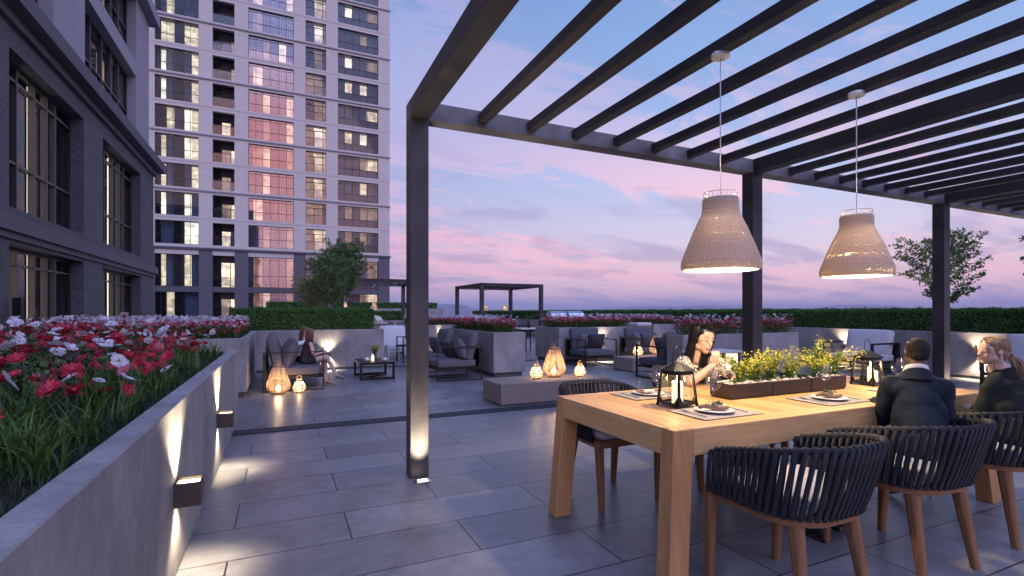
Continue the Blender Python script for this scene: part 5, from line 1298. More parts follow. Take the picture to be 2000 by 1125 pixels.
bladefield('strap_leaves',800,-1.15,-.64,.9,6.6,.80,.22,.009,'loose arching leaves at the front edge of the nearest planter',seed=4,tuft=26,lay=1.0)
def darkleaves():
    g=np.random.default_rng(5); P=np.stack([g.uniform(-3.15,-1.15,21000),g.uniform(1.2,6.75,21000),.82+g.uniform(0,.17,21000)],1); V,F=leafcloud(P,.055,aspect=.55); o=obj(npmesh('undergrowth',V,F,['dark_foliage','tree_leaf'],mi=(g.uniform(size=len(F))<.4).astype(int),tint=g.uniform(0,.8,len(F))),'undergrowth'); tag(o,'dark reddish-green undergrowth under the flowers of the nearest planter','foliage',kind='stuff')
darkleaves()
def bed(name,x0,x1,y0,y1,z,label,dens=1.0,seed=1,hmax=.36,edge=.04,whitefrac=.35,fs=1.0):
    """distant flower bed: foliage blades and small open flowers, one mass"""
    g=np.random.default_rng(seed); A=(x1-x0)*(y1-y0); nb_=int(A*1500*dens)
    e=empty(name,((x0+x1)/2,(y0+y1)/2,z),label,'flower bed'); e['kind']='stuff'; C=np.array([(x0+x1)/2,(y0+y1)/2,z])
    P=np.stack([g.uniform(x0+edge,x1-edge,nb_*3),g.uniform(y0+edge,y1-edge,nb_*3),z+g.uniform(-.03,hmax*.72,nb_*3)],1); V,F=leafcloud(P,.05,aspect=.32); V-=C
    o=obj(npmesh('leaves',V,F,'grass_blade',tint=np.clip(g.normal(.3,.25,len(F)),0,1)),'leaves',e); o['kind']='stuff'
    for mat,frac,zz,rad,npet in (('petal_crimson',.95,(.42,.88),.030,7),('petal_white',whitefrac*1.5,(.62,1.12),.026,6),('petal_pink',.30,(.5,.86),.028,6)):
        nf=int(A*330*frac*dens); px=g.uniform(x0+edge-.03,x1-edge+.03,nf); py=g.uniform(y0+edge-.04,y1-edge+.03,nf); pz=z+hmax*g.uniform(zz[0],zz[1],nf); VV=[];FF=[]; tilt=g.normal(0,.5,(nf,2)); s=rad*g.uniform(.7,1.25,nf)*fs
        for i in range(npet):
            a=2*math.pi*i/npet+g.uniform(-.1,.1,nf); dx,dy=np.cos(a),np.sin(a); up=.30
            def pt(t,w_): 
                X_=dx*t*s-dy*w_*s; Y_=dy*t*s+dx*w_*s; Z_=up*t*s+X_*tilt[:,0]+Y_*tilt[:,1]; return np.stack([px+X_,py+Y_,pz+Z_],1)
            VV.append(np.stack([pt(0.05,0),pt(.6,-.26),pt(1,0),pt(.6,.26)],1))
        V=np.concatenate(VV).reshape(-1,3)-C; F=np.arange(len(V)).reshape(-1,4); o=obj(npmesh('blooms',V,F,mat,tint=g.uniform(0,1,len(F))),'blooms',e); o['kind']='stuff'
    return e
bed('flower_bed',-3.2,-.57,8.7,11.85,.84,'red and white flowers in the planter behind the nearest one',1.1,31,.34,whitefrac=.5)
bladefield('grass_edge',5000,-1.3,-.58,8.7,11.8,.83,.16,.004,'grass strip along the edge of the second left planter',mat='turf',seed=8)
bed('flower_bed',3.88,4.44,9.27,12.3,.83,'red and white flowers on the narrow planter left of the outdoor dining table',1.6,32,.36)
bed('flower_bed',3.5,5.5,15.05,16.1,.84,'red flowers on the low planter behind the shaded armchairs',1.3,33,.32)
bed('flower_bed',6.45,8.68,11.17,12.3,.84,'red and white flowers above the pair of grey armchairs',1.4,34,.36)
bed('flower_bed',6.3,9.15,6.68,7.02,.84,'red and white flowers behind the dark-haired woman',1.5,35,.37)
bed('flower_bed',10.95,12.0,12.95,15.4,.84,'red flowers on the far small planter by the long hedge',1.3,36,.34)
# ================================================================ PEOPLE
def remesh(parts,name,mat,voxel,smooth=4,parent=None,loc=(0,0,0),paint=None,disp=None,fac=.5):
    me=parts.mesh(name+'_src',mat if isinstance(mat,list) else [mat]); o=bpy.data.objects.new(name,me); S.collection.objects.link(o)
    r=o.modifiers.new('r','REMESH'); r.mode='VOXEL'; r.voxel_size=voxel; r.use_smooth_shade=True
    if smooth: s=o.modifiers.new('s','SMOOTH'); s.iterations=smooth; s.factor=fac
    dg=bpy.context.evaluated_depsgraph_get(); nm=bpy.data.meshes.new_from_object(o.evaluated_get(dg)); bpy.data.objects.remove(o); bpy.data.meshes.remove(me)
    n=len(nm.vertices); co=np.empty(n*3,dtype=np.float32); nm.vertices.foreach_get('co',co); co=co.reshape(-1,3)
    if disp is not None: co=disp(co,nm); nm.vertices.foreach_set('co',co.astype(np.float32).ravel())
    if paint is not None:
        at=nm.color_attributes.new('paint','FLOAT_COLOR','POINT'); c=paint(co); at.data.foreach_set('color',np.concatenate([c,np.ones((n,1))],1).astype(np.float32).ravel())
    nm.transform(Matrix.Translation(-Vector(loc))); nm.materials.clear()
    for m_ in (mat if isinstance(mat,list) else [mat]): nm.materials.append(MATS[m_])
    nm.polygons.foreach_set('use_smooth',np.ones(len(nm.polygons),dtype=bool)); nm.name=name
    ob=bpy.data.objects.new(name,nm); S.collection.objects.link(ob)
    if parent is not None: ob.parent=parent
    return ob
def skinmat(name,col,rough=.48,sub=.12):
    m=bpy.data.materials.new(name); m.use_nodes=True; MATS[name]=m; k=N(m.node_tree); b=k.n['Principled BSDF']; b.inputs['Roughness'].default_value=rough
    at=k.add('ShaderNodeAttribute',attribute_name='paint'); o=k.add('ShaderNodeTexCoord').outputs['Object']; n=k.noise(o,24,4,.6)
    k.set(b.inputs['Base Color'],k.mix(k.maprange(n,.3,.7,0,.25),at.outputs['Color'],k.mix(1.0,at.outputs['Color'],(.86,.78,.76),'MULTIPLY')))
    b.inputs['Subsurface Weight'].default_value=sub; b.inputs['Subsurface Radius'].default_value=(.012,.005,.003); b.inputs['Subsurface Scale'].default_value=.6
skinmat('skin',(0,0,0))
def head_frame(c,fwd,up=(0,0,1),s=1.0):
    f=Vector(fwd).normalized(); u=Vector(up); u=(u-f*u.dot(f)).normalized(); r=f.cross(u).normalized()   # r = the person's right... x axis
    M_=Matrix((r,f,u)).transposed(); return Vector(c),M_,s
def head_parts(m,hf,female=True):
    c,A,s=hf; P=lambda x,y,z:c+A@Vector((x,y,z))*s
    def E(p,r_,ro=None): m.ell(P(*p),[q*s for q in r_],rot=(A@ro if ro is not None else A),n=20,m=14)
    E((0,-.022,.030),(.072,.092,.082)); E((0,.030,.020),(.062,.062,.075)); E((0,.030,-.040),(.054,.058,.062)); E((0,.056,-.084),(.024,.028,.021)); E((0,.040,-.070),(.042,.040,.026))
    for x in (-1,1):
        E((x*.034,.050,-.020),(.020,.026,.022)); E((x*.044,.010,-.055),(.018,.032,.026)); E((x*.027,.074,.028),(.022,.010,.009)); 
        E((x*.073,-.008,-.004),(.008,.017,.028),Matrix.Rotation(x*.3,3,'Z')); E((x*.030,.072,.008),(.014,.012,.009))
    E((0,.064,.050),(.052,.022,.036))
    m.cap(P(0,.086,.016),P(0,.105,-.022),.0075*s,.0115*s); E((0,.101,-.024),(.0155,.010,.008)); E((0,.087,-.0465),(.020,.012,.0062)); E((0,.085,-.0565),(.017,.012,.0066))
    m.cap(P(0,-.012,-.06),P(0,-.030,-.165),(.050 if female else .060)*s,(.054 if female else .066)*s)
def face_paint(hf,base,lips,brow,beard=None,smile=False):
    c,A,s=hf; inv=A.transposed()
    def f(co):
        q=(co-np.array(c))@np.array(inv).T/s; x,y,z=np.abs(q[:,0]),q[:,1],q[:,2]; n=len(co); col=np.tile(np.array(base),(n,1)).astype(float)
        def bl(mask,cc,a): col[mask]=col[mask]*(1-a)+np.array(cc)*a
        front=(y>.055)&(np.abs(z)<.12)&(y<.118)
        bl(front&(x>.02)&(x<.055)&(z>-.045)&(z<-.005),(base[0]*1.05,base[1]*.85,base[2]*.82),.35)
        bl(front&((x/.0195)**2+((z+.0515)/.0100)**2<1)&(y>.080)&(y<.103),lips,.75)
        bl(front&(x<.019)&(np.abs(z+.0512)<.0014)&(y>.08)&(y<.103),tuple(b*.3 for b in lips),.9)
        if smile: bl(front&(x<.0135)&(np.abs(z+.0512-x*x*9)<.0026)&(y>.078)&(y<.103),(.80,.76,.72),.95)
        arc=.0325-.10*(x-.03)**2*10
        bl(front&(x>.012)&(x<.046)&(np.abs(z-arc)<.0042),brow,.85)
        bl(front&(x>.016)&(x<.044)&(z>.0115)&(z<.0165),tuple(b*.35 for b in base),.55)
        if beard is not None: bl((z<-.045)&(y>-.02)&(z>-.11)&~((x<.02)&(z>-.062)),beard,.45)
        return col
    return f
def eyes_for(hf,par,loc):
    c,A,s=hf
    for x in (-1,1):
        p=c+A@Vector((x*.030,.0765,.0075))*s-Vector(loc); m=MB(); m.ell(p,[.0125*s,.0105*s,.0062*s],rot=A,n=14,m=10); q=c+A@Vector((x*.030,.0862,.0075))*s-Vector(loc); m.ell(q,[.0055*s,.0018*s,.0054*s],rot=A,n=12,m=8,mi=1); m.build('eye',['eye_white','iris_dark'],par)
def hand(m,wrist,dirv,palm_n,s=1.0,curl=.6,thumb=1):
    """palm plus five unequal bent fingers"""
    w_=Vector(wrist); d=Vector(dirv).normalized(); n=Vector(palm_n); n=(n-d*n.dot(d)).normalized(); t=d.cross(n)
    m.ell(w_+d*.045*s,[.040*s,.050*s,.015*s],rot=Matrix((t,d,n)).transposed(),n=14,m=10)
    for i,(o,l) in enumerate(((-.030,.062),(-.010,.072),(.010,.068),(.029,.054))):
        p=w_+d*.085*s+t*o*s; a=0; L=l*s
        for k,fr_ in enumerate((.45,.32,.25)):
            a+=curl*(.9+.15*i)*.8; q=p+(d*math.cos(a)+n*math.sin(a))*L*fr_; m.cap(p,q,(.0088-.0010*k)*s,(.0080-.0010*k)*s,n=8); p=q
    p=w_+d*.025*s-t*.032*s*thumb; q=p+(d*.7-t*.7*thumb+n*.35).normalized()*.035*s; r_=q+(d*.9-t*.2*thumb+n*.6).normalized()*.030*s; m.cap(p,q,.011*s,.0095*s,n=8); m.cap(q,r_,.0095*s,.0078*s,n=8)
def smoothpts(P_,k=3):
    P_=[Vector(p) for p in P_]; o=[]
    for i in range(len(P_)-1):
        a,b,c,d=P_[max(0,i-1)],P_[i],P_[i+1],P_[min(len(P_)-1,i+2)]
        for j in range(k):
            t=j/k; o.append(.5*((2*b)+(c-a)*t+(2*a-5*b+4*c-d)*t*t+(3*b-a-3*c+d)*t**3))
    o.append(P_[-1]); return o
def hairstrands(name,roots,mat,par,loc,r=.0022):
    m=MB()
    for pts in roots:
        pts=smoothpts(pts); m.tube([Vector(p)-Vector(loc) for p in pts],[r*(1-.55*i/(len(pts)-1)) for i in range(len(pts))],4)
    return m.build(name,mat,par)
def wrinkles(amp,sc):
    def f(co,nm):
        n=len(co); no=np.empty(n*3,dtype=np.float32); nm.vertices.foreach_get('normal',no); no=no.reshape(-1,3); x,y,z=co.T
        w_=np.sin(x*sc+3*np.sin(z*sc*.5)+y*sc*.7)*np.sin(z*sc*1.1+2*np.sin(y*sc*.6))+.5*np.sin(z*sc*2.3+x*sc*1.7+2*np.sin(x*sc)); return co+no*(w_*amp)[:,None]
    return f
ASIAN=(.60,.385,.285); DARK=(.125,.062,.040); FAIR=(.62,.42,.34)
# ---- dark-haired woman at the table -------------------------------------------------
L0=(3.0,3.05,0); e1=empty('person',L0,'dark-haired woman in a black and cream printed dress resting her chin on her hand','person')
hf=head_frame((2.905,2.885,1.085),(-.10,-.98,-.10),(.12,-.06,1),.93); m=MB(); head_parts(m,hf)
T=lambda *a:Vector(a)
neck=T(2.925,2.925,.955); chest=T(2.96,2.985,.86); belly=T(2.99,3.07,.68); hip=T(3.0,3.12,.56)
shR,shL=T(2.785,2.955,.905),T(3.115,2.965,.905); elR,elL=T(2.725,2.815,.785),T(3.20,2.83,.785); wrR=T(2.885,2.765,.905); wrL=T(3.02,2.70,.79)
m.cap(neck,chest,.05,.085); 
for a,b,r0,r1 in ((shR,elR,.042,.036),(elR,wrR,.035,.023),(shL,elL,.042,.036),(elL,wrL,.035,.023),(chest,belly,.10,.09),(belly,hip,.095,.115)): m.cap(a,b,r0,r1)
m.ell(chest+T(0,.0,.03),[.16,.075,.07])
for sx in (-1,1):
    h_=hip+T(sx*.085,-.02,-.0); kn=T(3.0+sx*.10,2.70,.545); an=T(3.0+sx*.09,2.74,.10); m.cap(h_,kn,.075,.052); m.cap(kn,an,.05,.034); m.cap(an,an+T(0,-.12,-.06),.034,.022)
hand(m,wrR,(.10,-.10,.55),(.35,.75,.2),.92,.75,1); hand(m,wrL,(-.8,-.3,-.05),(0,0,-1),.92,.35,-1)
body=remesh(m,'body','skin',.0040,6,e1,L0,face_paint(hf,ASIAN,(.42,.12,.12),(.03,.02,.018),smile=True))
m=MB(); 
m.cap(chest+T(0,0,.0),belly,.112,.102); m.cap(belly,hip,.104,.128); m.ell(chest+T(0,.005,.02),[.172,.092,.085]); m.ell(chest+T(-.06,-.07,-.03),[.06,.05,.06]); m.ell(chest+T(.06,-.07,-.03),[.06,.05,.06])
for a,b in ((shR,elR),(shL,elL)): m.cap(a+T(0,0,.0),a.lerp(b,.62),.062,.058)
for sx in (-1,1): m.cap(hip+T(sx*.085,-.02,0),T(3.0+sx*.10,2.72,.545),.09,.068)
remesh(m,'dress','leopard_print',.007,5,e1,L0,disp=wrinkles(.0022,34))
eyes_for(hf,e1,L0)
def longhair(hf,mat,par,loc,side_drop=.30,n=420,bias=None,fringe=True,seed=2,cov=.93,back_pull=None,r=.0024,partx=.02,frontlim=.30):
    c,A,s=hf; r_=random.Random(seed); P=lambda x,y,z:c+A@Vector((x,y,z))*s
    cap=MB(); cap.ell(P(0,-.030,.036),[.081*s,.097*s,.088*s],rot=A,n=28,m=20); cap.ell(P(0,-.045,-.01),[.078*s,.075*s,.075*s],rot=A,n=20,m=14); cap.ell(P(0,-.002,.066),[.073*s,.083*s,.058*s],rot=A,n=24,m=16)
    remesh(cap,'hair_cap',mat,.006,3,par,loc)
    S_=[]
    for i in range(n):
        a=r_.uniform(-math.pi,math.pi); 
        ang=math.pi/2+a   # direction round the head; front = +y
        x,y=math.cos(ang),math.sin(ang)
        if back_pull is not None and y>.30: continue
        if y>.55 and not(fringe and x*(1 if partx>0 else -1)<.2 and r_.random()<.6): continue
        sx=partx+r_.uniform(-.015,.015); top=P(sx,r_.uniform(-.05,.05),.125)
        w1=P(x*.062+sx*.3,y*.075-.025,.108); w2=P(x*.084,y*.097-.028,.045); w3=P(x*.086,y*.088-.032,-.02)
        dr=side_drop*r_.uniform(.75,1.05)
        if back_pull is not None:
            bp=P(*back_pull); S_.append([top,w1,w2,w3.lerp(bp,.5),bp]); continue
        j=lambda q:r_.gauss(0,q)
        w4=P(x*.082+j(.006),y*.075-.036+j(.006),-.07-dr*.2); w5=P(x*.078+j(.01),y*.06-.03+j(.01),-.10-dr*.5); w6=P(x*.07+j(.014),y*.05-.02+j(.014),-.10-dr)
        S_.append([top,w1,w2,w3,w4,w5,w6])
    hairstrands('hair_strands',S_,mat,par,loc,r); return P
P=longhair(hf,'hair_black',e1,L0,.24,620,seed=4,partx=.028,r=.0034)
rr=random.Random(3); sw=[]
for i in range(90):   # side-swept lock across the forehead on her right
    a=rr.uniform(0,1); sw.append([P(.028,.03+rr.uniform(-.02,.03),.124),P(-.018-a*.02,.082,.098-a*.01),P(-.050-a*.012,.080-a*.01,.052),P(-.066-a*.010,.060-a*.02,.0),P(-.072-a*.01,.045-a*.02,-.05),P(-.07-a*.02,.03-a*.02,-.12-rr.uniform(0,.1))])
hairstrands('side_lock',sw,'hair_black',e1,L0,.0034)
bk=empty('white_booklet',(3.05,2.74,.865),'small white card held upright in front of the dark-haired woman','card',rz=R(-20)); m=MB(); m.box(-.045,.045,-.003,.003,0,.125); o=m.build('card_leaf','shirt_white',bk); m=MB(); m.box(.0455,.0475,-.004,.004,-.10,.125); m.build('holder_stem','metal_dark',bk)
# ---- man in the navy jacket --------------------------------------------------------
L0=(3.18,1.60,0); s=.86; e2=empty('person',L0,'short-haired man in a navy suit jacket seen from behind','person')
fwd=Vector((.80,.60,0)); rt=Vector((.60,-.80,0)); hf=head_frame((3.245,1.640,1.065),(.66,.75,-.06),(.05,.02,1),.74); m=MB(); head_parts(m,hf,False)
hipc=Vector((3.10,1.53,.56)); ch=Vector((3.235,1.635,.855)); nk=Vector((3.243,1.640,.975))
def A_(p,f,r_,z=0): return p+fwd*f+rt*r_+Vector((0,0,z))
shL,shR=A_(ch,-.0,-.118,.030),A_(ch,-.0,.118,.030); elL,elR=A_(ch,.07,-.145,-.185),A_(ch,.03,.135,-.19); wrL,wrR=A_(ch,.20,-.16,-.09),A_(ch,.20,.10,-.09)
m.cap(nk,ch,.040,.06); m.cap(ch,hipc,.08,.09)
for a,b,r0,r1 in ((shL,elL,.045,.036),(elL,wrL,.034,.022),(shR,elR,.045,.036),(elR,wrR,.034,.022)): m.cap(a,b,r0,r1)
knees=[];
for sx,kx,ky,fx,fy in ((-1,2.98,1.93,2.80,1.93),(1,3.22,1.93,3.02,1.99)):
    h_=hipc+rt*(sx*.08); kn=Vector((kx,ky,.53)); an=Vector((fx,fy-.02,.10)); knees.append((h_,kn,an)); m.cap(h_,kn,.07,.05); m.cap(kn,an,.045,.034)
hand(m,wrL,(.7,.6,-.2),(0,0,-1),.88,.4,1); hand(m,wrR,(.7,.6,-.2),(0,0,-1),.88,.4,-1)
def shortpaint(hf,base,hairc):
    fp=face_paint(hf,base,(base[0]*1.1,base[1]*.7,base[2]*.8),(.01,.008,.007)); return fp
remesh(m,'body','skin',.006,3,e2,L0,shortpaint(hf,DARK,None)); eyes_for(hf,e2,L0)
c_,A2,s_=hf; PP=lambda x,y,z:c_+A2@Vector((x,y,z))*s_
m=MB(); m.ell(PP(0,-.024,.036),[.0755*s_,.0955*s_,.0845*s_],rot=A2,n=28,m=20); m.ell(PP(0,-.055,-.005),[.062*s_,.062*s_,.06*s_],rot=A2,n=20,m=14)
def cutface(co,nm):
    q=(co-np.array(c_))@np.array(A2)/s_; lim=.052-.9*np.maximum(0,q[:,2]-.05); f=np.clip((q[:,1]-.050)/.05,0,1); low=np.clip((-.035-q[:,2])/.04,0,1); ctr=np.array(PP(0,-.02,.03)); k_=(1-.10*f-.14*low); g=np.random.default_rng(1).normal(1,.004,len(co)); return ctr+(co-ctr)*(k_*g)[:,None]
remesh(m,'hair','hair_short',.004,2,e2,L0,disp=cutface)
m=MB(); m.cap(ch+Vector((0,0,-.01)),hipc+Vector((0,0,.02)),.098,.112); m.ell(A_(ch,-.01,0,.015),[.140,.082,.070],rot=Matrix((rt,fwd,Vector((0,0,1)))).transposed()); m.cap(nk+Vector((0,0,-.055)),shL,.050,.046); m.cap(nk+Vector((0,0,-.055)),shR,.050,.046); m.ell(A_(hipc.lerp(ch,.5),.01,0,0),[.128,.088,.19],rot=Matrix((rt,fwd,Vector((0,0,1)))).transposed())
for a,b,c2 in ((shL,elL,wrL),(shR,elR,wrR)): m.cap(a,b,.052,.045); m.cap(b,b.lerp(c2,.88),.044,.034)
m.cap(nk+Vector((0,0,-.02)),nk+Vector((0,0,-.05)),.055,.075)
remesh(m,'suit_jacket','suit_navy',.006,8,e2,L0,disp=wrinkles(.0032,26))
m=MB(); q=28; rings=[]
for z,r_ in ((-.028,.062),(.000,.054),(.008,.051),(.006,.047),(-.02,.050)): rings.append([nk+fwd*(math.cos(2*math.pi*i/q)*r_*1.02-.004-.012*(z+.03)/.04)+rt*(math.sin(2*math.pi*i/q)*r_)+Vector((0,0,z-.02*math.cos(2*math.pi*i/q)+.012)) for i in range(q)])
m.loft(rings,0,True,caps=(False,False)); m.v=[tuple(Vector(p)-Vector(L0)) for p in m.v]; m.build('shirt_collar','shirt_white',e2)
m=MB(); rings=[]; q=28
for z,r_ in ((-.070,.084),(-.045,.074),(-.022,.064),(-.010,.060),(-.012,.056),(-.03,.060)): rings.append([nk+fwd*(math.cos(2*math.pi*i/q)*r_-.012)+rt*(math.sin(2*math.pi*i/q)*r_)+Vector((0,0,z-.03*math.cos(2*math.pi*i/q))) for i in range(q)])
m.loft(rings,0,True,caps=(False,False)); m.v=[tuple(Vector(p)-Vector(L0)) for p in m.v]; m.build('jacket_collar','suit_navy',e2)
m=MB()
for h_,kn,an in knees: m.cap(h_,kn,.085,.062); m.cap(kn,an,.062,.050)
m.ell(hipc,[.15,.13,.09]); remesh(m,'trousers','suit_navy',.008,4,e2,L0,disp=wrinkles(.002,22))
for h_,kn,an in knees:
    m=MB(); b=Vector((an.x,an.y,0)); m.ell(b+Vector((0,-.02,.05)),[.038,.05,.05]); m.ell(b+Vector((.0,.07,.035)),[.040,.10,.034]); m.box(b.x-.035,b.x+.035,b.y-.07,b.y+.15,.004,.016); remesh(m,'shoe','shoe_black',.007,3,e2,L0)
# ---- blonde woman, cut by the right edge ----------------------------------------
L0=(3.95,1.62,0); e3=empty('person',L0,'blonde woman with a ponytail and a dark jacket at the right edge, face turned left','person')
fwd=Vector((.10,.995,0)); rt=Vector((.995,-.10,0)); hf=head_frame((4.015,1.615,1.052),(-.86,.50,-.03),(.02,.0,1),.74); m=MB(); head_parts(m,hf)
hipc=Vector((3.93,1.45,.56)); ch=Vector((4.05,1.56,.825)); nk=Vector((4.035,1.585,.925))
shL,shR=A_(ch,.0,-.125,.040),A_(ch,.0,.125,.040); elL,elR=A_(ch,.05,-.175,-.18),A_(ch,.05,.165,-.18); wrL,wrR=A_(ch,.22,-.14,-.15),A_(ch,.22,.08,-.15)
m.cap(nk+Vector((0,0,.04)),ch,.036,.06); m.cap(ch,hipc,.08,.09)
for a,b,r0,r1 in ((shL,elL,.04,.033),(elL,wrL,.031,.020),(shR,elR,.04,.033),(elR,wrR,.031,.020)): m.cap(a,b,r0,r1)
legs=[]
for sx,kx,ky,fx,fy in ((-1,3.86,1.92,3.93,2.02),(1,4.05,1.92,4.08,2.0)):
    h_=hipc+rt*(sx*.08); kn=Vector((kx,ky,.53)); an=Vector((fx,fy,.13)); legs.append((h_,kn,an)); m.cap(h_,kn,.07,.05); m.cap(kn,an,.042,.026); m.cap(an,an+Vector((0,.10,-.075)),.024,.018)
hand(m,wrL,(-.3,.9,-.1),(0,0,-1),.85,.4,1); hand(m,wrR,(-.5,.8,-.1),(0,0,-1),.85,.4,-1)
remesh(m,'body','skin',.0055,3,e3,L0,face_paint(hf,FAIR,(.55,.16,.15),(.12,.08,.05))); eyes_for(hf,e3,L0)
P=longhair(hf,'hair_blond',e3,L0,.2,520,seed=9,partx=.01,r=.0026,back_pull=(-.020,-.120,-.030),fringe=True)
S_=[]; rr=random.Random(8)
for i in range(150):
    a=rr.uniform(0,6.28); q=rr.uniform(.2,1)*.024; x,y=math.cos(a)*q,math.sin(a)*q; cl=.010*math.sin(a*2)
    pts=[P(-.022+x*.4,-.120+y*.4,-.030+y*.3)]
    for k in range(1,8): t=k/7; fl=.5+1.5*math.sin(math.pi*min(1,t*1.02))**.6; pts.append(P(-.022+x*fl-.02*math.sin(t*6)-.05*t,-.135-.02*math.sin(t*3)+y*fl+.01*math.sin(t*8+a),-.035-.31*t*rr.uniform(.94,1.02)+cl))
    S_.append(pts)
hairstrands('ponytail',S_,'hair_blond',e3,L0,.0042)
S_=[[P(.0+rr.uniform(-.01,.01),.055,.118),P(.045,.085,.075),P(.068,.070+rr.uniform(-.012,.01),.02),P(.074,.058,-.03),P(.070+rr.uniform(-.006,.006),.055+rr.uniform(-.01,.01),-.115-rr.uniform(0,.05))] for i in range(14)]
S_+=[[P(.0,.055,.118),P(-.045,.085,.075),P(-.068,.070+rr.uniform(-.012,.01),.02),P(-.074,.050,-.03),P(-.070+rr.uniform(-.006,.006),.048+rr.uniform(-.01,.01),-.115-rr.uniform(0,.05))] for i in range(14)]
hairstrands('loose_locks',S_,'hair_blond',e3,L0,.0016)
m=MB(); m.tube([P(-.022+.017*math.cos(a),-.122+.004*math.sin(a),-.036+.017*math.sin(a))-Vector(L0) for a in [k*.524 for k in range(12)]],.005,6,closed=True); m.build('hair_tie','suit_green',e3)
m=MB()
for k in range(14): a=k*2.4; m.ell(P(.082+.006*math.cos(a),-.006+.006*math.sin(a),-.035-.0045*k)-Vector(L0),[.0042,.0042,.0042],n=8,m=5)
for k in range(14): a=k*2.4; m.ell(P(-.082+.006*math.cos(a),-.006+.006*math.sin(a),-.035-.0045*k)-Vector(L0),[.0042,.0042,.0042],n=8,m=5)
m.build('earrings','earring',e3)
m=MB(); m.cap(ch,hipc+Vector((0,0,.02)),.095,.112); m.cap(nk+Vector((0,0,-.05)),shL,.046,.044); m.cap(nk+Vector((0,0,-.05)),shR,.046,.044); m.ell(A_(ch,-.01,0,.020),[.135,.08,.066],rot=Matrix((rt,fwd,Vector((0,0,1)))).transposed()); m.ell(A_(hipc.lerp(ch,.5),0,0,0),[.125,.10,.15],rot=Matrix((rt,fwd,Vector((0,0,1)))).transposed()); m.cap(nk+Vector((0,0,-.01)),nk+Vector((0,0,-.05)),.052,.072)
for a,b,c2 in ((shL,elL,wrL),(shR,elR,wrR)): m.cap(a,b,.050,.044); m.cap(b,b.lerp(c2,.9),.043,.033)
remesh(m,'jacket','suit_green',.006,8,e3,L0,disp=wrinkles(.0030,28))
m=MB(); rings=[]; q=28
q=28
for z,r_ in ((-.050,.074),(-.010,.058),(.010,.052),(.006,.048),(-.02,.054)): rings.append([nk+fwd*(math.cos(2*math.pi*i/q)*r_-.008)+rt*(math.sin(2*math.pi*i/q)*r_)+Vector((0,0,z-.03*math.cos(2*math.pi*i/q))) for i in range(q)])
m.loft(rings,0,True,caps=(False,False)); m.v=[tuple(Vector(p)-Vector(L0)) for p in m.v]; m.build('jacket_collar','suit_green',e3)
m=MB()
for h_,kn,an in legs: m.cap(h_,kn,.082,.060); m.cap(kn,kn.lerp(an,.35),.058,.052)
m.ell(hipc,[.15,.13,.09]); remesh(m,'skirt','suit_green',.008,4,e3,L0)
for h_,kn,an in legs:
    m=MB(); m.ell(an+Vector((0,.02,-.03)),[.028,.035,.03]); m.cap(an+Vector((0,.03,-.05)),an+Vector((0,.13,-.105)),.026,.020); m.cap(an+Vector((0,-.02,-.03)),an+Vector((0,-.025,-.122)),.010,.006); remesh(m,'shoe','shoe_grey',.005,2,e3,L0)
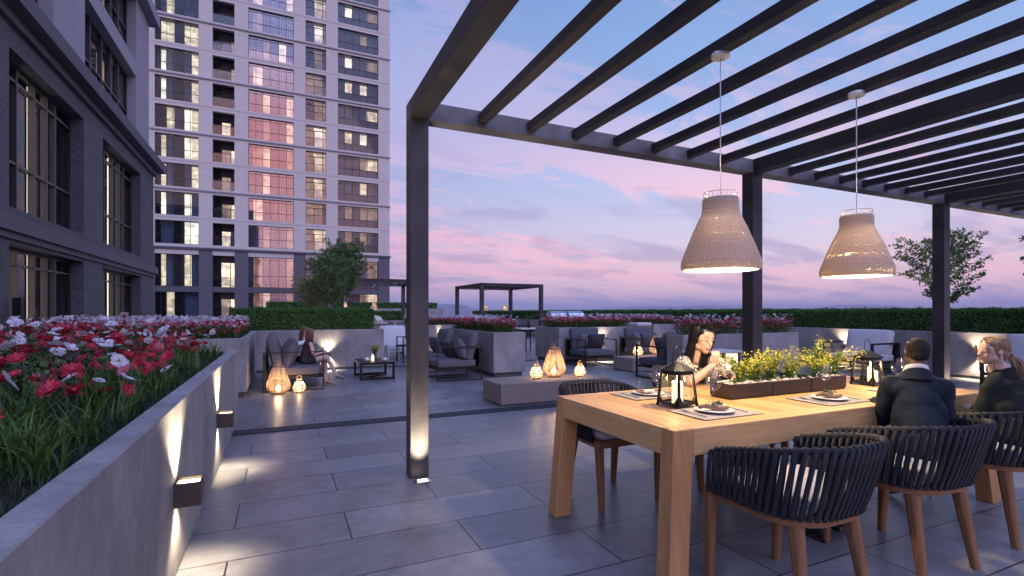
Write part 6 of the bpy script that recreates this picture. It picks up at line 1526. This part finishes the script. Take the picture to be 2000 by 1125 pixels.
# ---- the two women on the sofa ------------------------------------------------------
def sitter(L0,label,hc,hfwd,hup,hipc,ch,sh,els,wrs,kn,an,toe,base,lip,hairmat,top,bottom,drop,seed,arms_bare=True,hs=.93,sleeve=.3,shorts=.5):
    e=empty('person',L0,label,'person','women talking on the sofa'); hf=head_frame(hc,hfwd,hup,hs); m=MB(); head_parts(m,hf); ch=Vector(ch); hipc=Vector(hipc)
    m.cap(Vector(hc)+Vector((0,0,-.12)),ch,.045,.075); m.cap(ch,hipc,.09,.105)
    for i in (0,1):
        m.cap(sh[i],els[i],.042,.034); m.cap(els[i],wrs[i],.032,.021); m.cap(hipc+Vector((0,(-.08,.08)[i],0)),kn[i],.078,.054); m.cap(kn[i],an[i],.052,.032); m.cap(an[i],toe[i],.032,.022)
        d=(Vector(wrs[i])-Vector(els[i])).normalized(); hand(m,wrs[i],d,(0,0,1),.9,.3,1)
    remesh(m,'body','skin',.008,3,e,L0,face_paint(hf,base,lip,(.1,.06,.04))); eyes_for(hf,e,L0)
    longhair(hf,hairmat,e,L0,drop,420,seed=seed,r=.0036,partx=.01)
    m=MB(); m.cap(ch+Vector((0,0,.01)),hipc+Vector((0,0,.05)),.102,.115); m.ell(ch+Vector((0,0,.0)),[.095,.15,.07])
    if sleeve:
        for i in (0,1): m.cap(sh[i],Vector(sh[i]).lerp(Vector(els[i]),sleeve),.052,.050)
    remesh(m,'top',top,.009,4,e,L0,disp=wrinkles(.002,26))
    m=MB(); m.ell(hipc,[.125,.17,.11])
    for i in (0,1): h_=hipc+Vector((0,(-.08,.08)[i],0)); m.cap(h_,h_.lerp(Vector(kn[i]),shorts),.092,.086)
    remesh(m,'shorts',bottom,.009,3,e,L0,disp=wrinkles(.003,30))
    for i in (0,1):
        m=MB(); a=Vector(an[i]); t=Vector(toe[i]); m.cap(a+Vector((0,0,-.035)),t+(t-a)*.1+Vector((0,0,-.008)),.020,.016)
        for k in (.15,.4,.65,.9): c=a.lerp(t,k); m.tube([c+Vector((0,.034*math.cos(q_),.030*math.sin(q_)+.002)) for q_ in [j*.628 for j in range(10)]],.005,5,closed=True)
        m.v=[tuple(Vector(p)-Vector(L0)) for p in m.v]; m.build('sandal','shoe_black',e)
    e.scale=(.80,)*3; e.location.z=.06; return e,hf
V3=lambda *a:Vector(a)
e4,h4=sitter((.42,9.43,0),'long-haired woman in a dark strappy top, nearer of the two on the sofa, legs crossed',
 (.475,9.52,1.075),(.62,.78,-.05),(0,0,1),(.36,9.42,.485),(.43,9.46,.83),(V3(.47,9.31,.86),V3(.42,9.61,.86)),(V3(.53,9.26,.63),V3(.52,9.70,.64)),(V3(.70,9.36,.66),V3(.72,9.60,.74)),
 (V3(.80,9.40,.56),V3(.78,9.54,.50)),(V3(1.00,9.42,.16),V3(.80,9.48,.03)),(V3(1.13,9.42,.09),V3(.95,9.44,-.035)),FAIR,(.5,.15,.15),'hair_brown','dress_dark','shorts_black',.18,5,sleeve=0,shorts=.35)
e5,h5=sitter((.36,9.95,0),'brown-haired woman in a pale top, farther of the two on the sofa, facing her friend',
 (.40,9.90,1.11),(.86,-.48,-.12),(0,0,1),(.32,9.96,.485),(.36,9.93,.83),(V3(.42,9.79,.87),V3(.33,10.08,.87)),(V3(.12,9.68,.80),V3(.42,10.15,.64)),(V3(.03,9.62,.86),V3(.60,10.05,.62)),
 (V3(.78,9.86,.52),V3(.78,10.06,.52)),(V3(.80,9.88,.03),V3(.82,10.08,.03)),(V3(.92,9.88,-.035),V3(.94,10.08,-.035)),FAIR,(.5,.15,.15),'hair_brown','shirt_white','suit_green',.22,6,sleeve=.8,shorts=.9)
ph=MB(); ph.box(-.004,.004,-.035,.035,-.07,.07); o=ph.build('mobile_phone','phone',None,loc=(.515,9.25,.60),bevel=.002); o.rotation_euler=(R(10),R(35),0); tag(o,'black mobile phone in the hand of the nearer woman on the sofa','phone')
